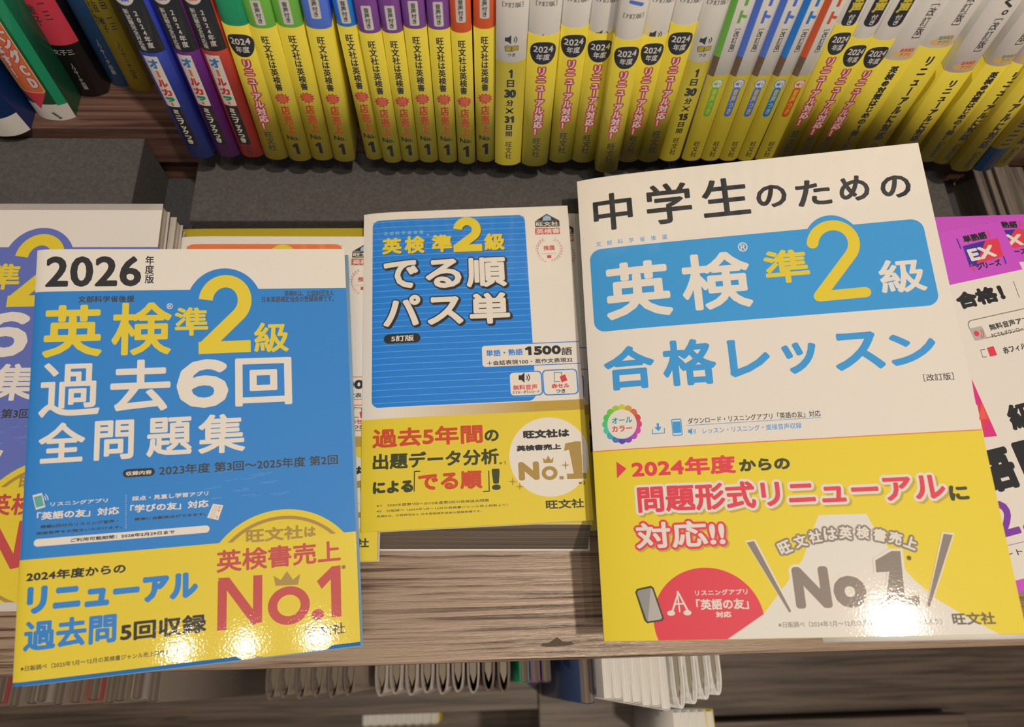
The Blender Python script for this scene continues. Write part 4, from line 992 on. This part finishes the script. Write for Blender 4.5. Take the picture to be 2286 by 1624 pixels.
def spine_S(i, x, y, w, lean, bh, e):
    c = dict(green='lime', navy='spblue', bblue='bblue', orange='spine_orange')[e]
    P = Print(); P.box([-w, 0, w, bh], 0, 'syel'); P.box([-w, bh - 1, -w / 2 + 3.0, 82], 0, 'brown'); P.box([-w, 80, -w / 2 + 3.0, 220], 0, c)
    P.text('ト', [-.4, 101, 4, 108.5], c, .45); P.text('ー', [.5, 111, 2, 125], c, .45, v=True); vt(P, '［改訂版］', 1.4, 97.8, 83.8, 2.8, 'ink', .1)
    P.ell([.2, 62.2, 2.9, 3.3], c); P.ell([.2, 62.2, 2.5, 2.9], 'white'); icon_speaker(P, .2, 62.2, 1.7, c)
    P.box([-2.0, 37.8, 2.0, 60], 1.9, c); P.T.append(P.T.pop()); vt(P, '音声つき', 0, 58.6, 40, 2.6, 'yel', .14)
    vt(P, '旺文社', 0, 17, 3.6, 3.8, 'ink', .08)
    return dict(cover='white', pr=P)
def spine_G(i, x, y, w, lean, bh, e):
    P = Print()
    if e == '1': vt(P, '英検®対策はじめの1冊！', 0, bh - 3.5, 19.5, 4.6, 'ink', .28)
    elif e == '2': vt(P, 'リニューアルに対応', 0, bh - 5, 21, 5.0, 'ink', .34)
    else: vt(P, 'ニミニニ', 0, 52, 24, 5.0, 'ink', .34)
    base = 24 if e == '3' else 0
    P.text('Gakken', [-7, 9.2, 7, 13], 'ink', .14, rot=-90) if e != '3' else None
    Q = Print(); Q.ell([1, bh + 5.5, 4.2, 2.6], 'cloud'); Q.ell([-2.2, bh + 3.6, 3, 2.0], 'cloud'); Q.ell([2.6, bh + 3, 3.2, 2.0], 'cloud')
    Q.text('音声再生', [-2.6, bh + 5.2, 4.6, bh + 7.6], 'spine_red' if i % 2 else 'teal', .08); Q.text('アプリ', [-1.8, bh + 2.6, 3.6, bh + 4.8], 'spine_red' if i % 2 else 'teal', .08)
    vt(Q, '［改訂版］', 1, bh + 34, bh + 14, 4, 'ink', .1); Q.text('。', [0, bh + 36, 3, bh + 39], 'ink', .2); Q.text('く', [-2, bh + 40, 3, bh + 47], 'ink', .3)
    top = 'white'
    if e == '3':
        Q.text('Gakken', [-7, 9.2, 7, 13], 'ink', .14, rot=-90); top = 'tblue'
        return dict(cover=top, band='syel', bh=bh, pr=Q, bpr=P, lift=21)
    return dict(cover=top, band='syel', bh=bh, pr=Q, bpr=P)
def spine_C(i, x, y, w, lean, bh, e):
    P = Print(); P.box([-w, bh, w, 215], 0, 'black')
    vt(P, '2024年度', 1.6, 103, bh + 3, 2.8, 'white', .06); vt(P, '新試験完全対応版', -2.4, 104, bh - 0 + 1.5, 2.5, 'white', .04)
    P.ell([-1, 112, 5, 6], 'white'); P.text('教', [-2.6, 108, 1.4, 112], c_ if (c_ := e) else e, .2)
    cx = -1.4; P.box([cx - 3.4, 42, cx + 3.4, 76.4], .6, 'white')
    for s_, t_, b_, cc in (('オ', 74.6, 68.4, 'tblue'), ('ー', 67.2, 62.6, 'orange'), ('ル', 61.4, 56, 'red2'), ('カ', 55, 49.8, 'red2'), ('ラ', 49, 45.6, 'green'), ):
        P.text(s_, [cx - (.75 if s_ == 'ー' else 2.4), b_, cx + (.75 if s_ == 'ー' else 2.4), t_], cc, .35, v=(s_ == 'ー'))
    P.box([cx - .7, 42.8, cx + .5, 45], 0, 'orange')
    P.box([cx - 3.2, 11, cx + 3.4, 41.6], 1, 'black'); vt(P, 'ミニブックつき', cx, 40, 12.6, 3.8, 'white', .22); vt(P, '文理', cx + 1, 9.6, 2.4, 3.4, 'ink', .08)
    return dict(cover=e, pr=P)
FN = dict(R=spine_R, A=spine_A, W=spine_W, S=spine_S, G=spine_G, C=spine_C)
NAMES = ['yellow banded spine with green top and black oval, just right of the coral one',
 'yellow spine with lime green top, left one of the two lime topped books', 'yellow spine with lime green top, right one of the two lime topped books',
 'yellow spine with medium blue top, right before the dark gap', 'yellow spine with bright blue top, just right of the dark gap',
 'yellow spine with purple top, first of four purple tops counted from the left', 'yellow spine with purple top, second of four purple tops counted from the left',
 'yellow spine with purple top, third of four purple tops counted from the left', 'yellow spine with purple top, fourth of four purple tops, next to orange',
 'yellow spine with orange top, left one of the two orange topped books', 'yellow spine with orange top, right one of the two, beside the white spine',
 'white and yellow spine with speaker mark, directly right of the orange topped spines', 'yellow banded spine with white top and black oval, directly right of the 31 day book',
 'yellow banded spine with white top and oval, second right of the 31 day book', 'yellow banded spine with white top and oval, third right of the 31 day book',
 'yellow banded spine pulled out furthest, blue character on its white top', 'yellow banded spine with oval, directly right of the pulled out book',
 'yellow banded spine with the highest oval, left of the 15 day book', 'white and yellow spine with speaker mark, directly left of the lime striped thin spine',
 'thin spine with lime green stripe and green audio tag', 'thin spine with navy stripe and navy audio tag, left one of two',
 'thin spine with navy stripe and navy audio tag, right one of two', 'thin spine with bright blue stripe and bright blue audio tag',
 'thin spine with orange stripe and orange audio tag', 'yellow banded spine with oval and audio pill, first of three after the orange stripe',
 'yellow banded spine with oval and audio pill, middle of three after the orange stripe', 'yellow banded spine with oval and audio pill, last of three after the orange stripe',
 'wide leaning yellow spine with small dark lettering, first of the leaning group', 'wide leaning yellow spine with bold black lettering, second of the leaning group',
 'leaning yellow spine with low white top edge, third of the leaning group', 'leaning yellow spine with small dark lettering, fourth of the leaning group',
 'leaning yellow spine, fifth of the leaning group, left of the lowest one', 'leaning yellow spine reaching lowest, left of the blue ended book',
 'leaning spine with raised yellow band above a blue lower end', 'last leaning yellow spine at the right end, beside the slatted wood',
 'cobalt blue spine with black top and white label, leftmost of three', 'plum purple spine with black top and white label, middle of three', 'coral red spine with black top and white label, rightmost of three']
for i, (x, y, w, lean, ty, bh, e) in enumerate(SPINES):
    d = FN[ty](i, x, y, w, lean, bh, e); lift = d.pop('lift', 0)
    zz = 807.0 + abs(math.sin(lean)) * w / 2 + .1
    o = standing_book('upright_book', x, y, zz, w, lean, 190, 148, label=NAMES[i], cat='book', group=NB, bulge=2.6 if w > 12 else 2.1, **d)
    if lift:
        for c in o.children:
            if c.name.startswith('paper_band'):
                # band pushed up the spine: shorten it from below
                for ob in [c] + list(c.children):
                    me = ob.data
                    for vv in me.vertices:
                        if vv.co.z < lift * MM: vv.co.z = lift * MM
# far left books, set back on the shelf
def simple(P, x0, y0, x1, y1, c): P.box([x0, y0, x1, y1], 0, c)
P = Print(); P.box([-20, 0, 20, 14], 0, 'white'); P.text('C', [0, 30, 10, 48], 'yel', 1.0); P.text('の', [-3, 46, 9, 56], 'white', .7); P.poly([(-20, 14), (-20, 30), (-4, 14)], 'rred')
standing_book('upright_book', -269.5, 297, 807.2, 26, -.03, 215, 148, 'bigb', pr=P, label='thick blue book with a yellow letter C, leftmost at the frame edge', cat='book', group=NB, bulge=5)
P = Print(); P.box([-20, 0, 20, 13], 0, 'white'); P.poly([(-9, 22), (3.5, 22), (-4.5, 9)], 'rred'); P.box([-9.4, 22, 4.2, 96], 2, 'cloud'); P.box([-8.8, 22.6, 3.6, 95.4], 1.8, 'orange')
vt(P, 'リスニングCD', .6, 90, 26, 5.4, 'white', .5, o=('rred', .5)); vt(P, 'ついてます！', -5.2, 84, 32, 4.4, 'white', .4, o=('rred', .45)); P.text('成美堂出版', [-1, 3, 5, 5], 'ink', .1, rot=-60); P.ell([-3, 99, 5, 4], 'pale'); P.box([-20, 104, 20, 215], 0, 'white')
P.box([5.6, 12, 20, 215], 0, 'green')
standing_book('upright_book', -243.5, 309, 807.2, 21, .06, 215, 148, 'green', pr=P, label='green and white book with an orange listening CD label', cat='book', group=NB, bulge=3)
P = Print(); P.box([-20, 39, 20, 215], 0, 'rred'); vt(P, '上田　敏子', -2, 84, 52, 3.6, 'ink', .1); vt(P, '植田　一三', 4, 88, 56, 3.6, 'ink', .1); vt(P, 'ミッチー里中', -6.5, 80, 48, 2.6, 'ink', .08)
vt(P, 'Jリサーチ出版', 1, 26, 6, 2.6, 'gray3', .08); P.text('文子三', [-5, 32, 6, 36], 'gray3', .05)
standing_book('upright_book', -228, 327, 807.2, 21, .03, 215, 148, 'black', pr=P, label='black book with a red upper cover, left of the blue and yellow pair', cat='book', group=NB, bulge=4)
P = Print(); P.box([-20, 80, 20, 215], 0, 'black'); P.ell([0, 74, 5, 5.5], 'white'); P.ell([0, 74, 4.4, 4.9], 'tblue'); vt(P, '上田　敏子', -2, 64, 42, 3, 'ink', .08); vt(P, 'Jリサーチ出版', 0, 36, 10, 2.4, 'gray3', .06)
standing_book('upright_book', -211, 335, 807.2, 12, .05, 215, 148, 'tblue', pr=P, label='teal blue book squeezed between the red-black and the yellow book', cat='book', group=NB)
P = Print(); P.box([-20, 76, 20, 215], 0, 'navy'); P.ell([-.6, 86, 5, 6.4], 'white'); P.ell([-.6, 86, 4.4, 5.8], 'navy'); P.text('音声', [-3, 87, 2, 90], 'white', .1); P.text('DL版', [-3, 83, 2, 86], 'white', .1)
vt(P, '上田　敏子', -1.5, 68, 44, 3, 'ink', .1); vt(P, '植田　一三', 3, 70, 46, 3, 'ink', .1); vt(P, 'Jリサーチ出版', 1, 38, 10, 2.6, 'ink', .06); P.text('Michy里中', [-12, 55, 3, 57.5], 'ink', .06, rot=-90)
standing_book('upright_book', -199, 331.5, 807.2, 13, .045, 215, 148, 'yel', pr=P, label='yellow book with a navy top, set back left of the dark gap', cat='book', group=NB)
# ---------------------------------------------------------------- lower shelf, out of focus
def slim(name, x, y, z, w, H, lean, cc, label, group, D=140, yaw=0, pg=None, bulge=1.2):
    return standing_book(name, x, y, z, w, lean, H, D, cc, label=label, cat='book', group=group, bulge=bulge, yaw=yaw, pages=pg)
PG_DIM, mp = mat_pages('page_edges_bright', alb(235, 222, 200), alb(205, 190, 168)); mp.inputs['Scale'].default_value = (1200, 8, 8)
PG_SHADED, mp = mat_pages('page_edges_shaded', alb(128, 108, 90), alb(92, 76, 62)); mp.inputs['Scale'].default_value = (1200, 8, 8)  # ordinary pages darkened: shade of the lower shelf painted into the colour
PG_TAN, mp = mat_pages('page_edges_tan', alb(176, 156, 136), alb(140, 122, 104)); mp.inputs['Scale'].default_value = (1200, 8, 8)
ORD = ['first', 'second', 'third', 'fourth', 'fifth', 'sixth', 'seventh', 'eighth', 'ninth', 'tenth', 'eleventh', 'twelfth', 'thirteenth', 'fourteenth', 'fifteenth', 'sixteenth']
cols = ['page_dim', 'brown', 'dullred', 'page_dim', 'ink2', 'gray', 'page_dim', 'brown', 'dullred', 'page_dim', 'ink2', 'gray', 'page_dim', 'brown']  # dark cover tones carry the shade below the ledge
x = -302
for k in range(13):
    slim('lower_book', x, -8 + (k % 3), 442.3, 8.3, 198 + (k * 7) % 9, -.07, cols[k % 14], ORD[k] + ' dim leaning book from the left in the row under the blue exam book', 'dim books on the lower shelf', pg=PG_SHADED); x += 9.4
def loop_book(x, y, z, H, r_, d, lean, core, pm, label, group, name='booklet'):
    """open-ended folded booklet: a rounded loop of pages around a darker core"""
    t_ = thing(name, (x, y, z), (0, lean, 0), label=label, cat='book', group=group)
    U = [(r_ * math.copysign(abs(math.sin(a)) ** .8, math.sin(a)), d * (1 - math.cos(a))) for a in [math.radians(-95 + 190 * q / 14) for q in range(15)]]
    sheet('page_loop', [(-r_, 60)] + U + [(r_, 60)], r_ * .32, 0, H, 'z', pm, t_)
    prism('page_block', [(-r_ * .58, 58), (-r_ * .58, d * .9), (0, d * .4), (r_ * .58, d * .9), (r_ * .58, 58)], 1, H - 5, 'z', flat(core), t_)
for k in range(15):
    loop_book(-120 + k * 9.8, -9 + (k % 2), 442.3, 203 + (k * 5) % 6, 4.1, 14, -.05 if k < 6 else 0, 'ink2', PG_SHADED if k < 6 or k > 12 else PG_TAN, ORD[k] + ' olive cored booklet from the left in the row below the bare wood', 'olive booklets on the lower shelf')
for j, c in enumerate(('green', 'purple', 'ink')):
    slim('lower_book', 31 + j * 7.2, -4, 442.3, 6, 196, .0, c, ['dark green', 'dim purple', 'charcoal'][j] + ' thin book at the right end of the olive row', None, pg=PG_SHADED)
slim('lower_book', 62, -17, 438.3, 9, 222, .03, 'slate', 'dark slate blue book standing left of the white booklets on the lower shelf', None, pg=PG_SHADED)
for j in range(7):
    slim('booklet', 77 + j * 5.6, -14 - j * 1.1 + (j % 2), 438.3, 5.3, 250, .0, 'white', ORD[j] + ' plain white booklet from the left in the bright bundle at the lower right', 'white booklets in the lower bundle', pg=PG_DIM, bulge=.8)
for j in range(4):
    loop_book(119.5 + j * 7.6, -20 + j * 2.2, 438.3, 251, 3.4, 15, 0, 'ink2', PG_DIM, ORD[j] + ' olive booklet with a rounded white page loop, counted from the left of the bundle', None)
for j in range(5):
    slim('booklet', 141 + j * 5.9, -47, 438.3, 5.5, 150, .0, 'white' if j < 4 else 'yel', ORD[j] + ' low white booklet beside the page loops' if j < 4 else 'low booklet with a yellow cover at the right end of the bundle', None, D=22, pg=PG_DIM)
for j in range(9):
    slim('lower_book', -118 + j * 9, -44, 80.2, 8.6, 200, 0, 'white' if j < 8 else 'yel', ORD[j] + ' pale book from the left on the lowest shelf board, seen from above', 'pale books on the lowest shelf', pg=PG_DIM)
meta(boxmesh('price_rail', -310, -47, 395, -262, -41, 405, flat('gray3')), 'short pale plastic rail on the lower shelf front at the left', 'rail')
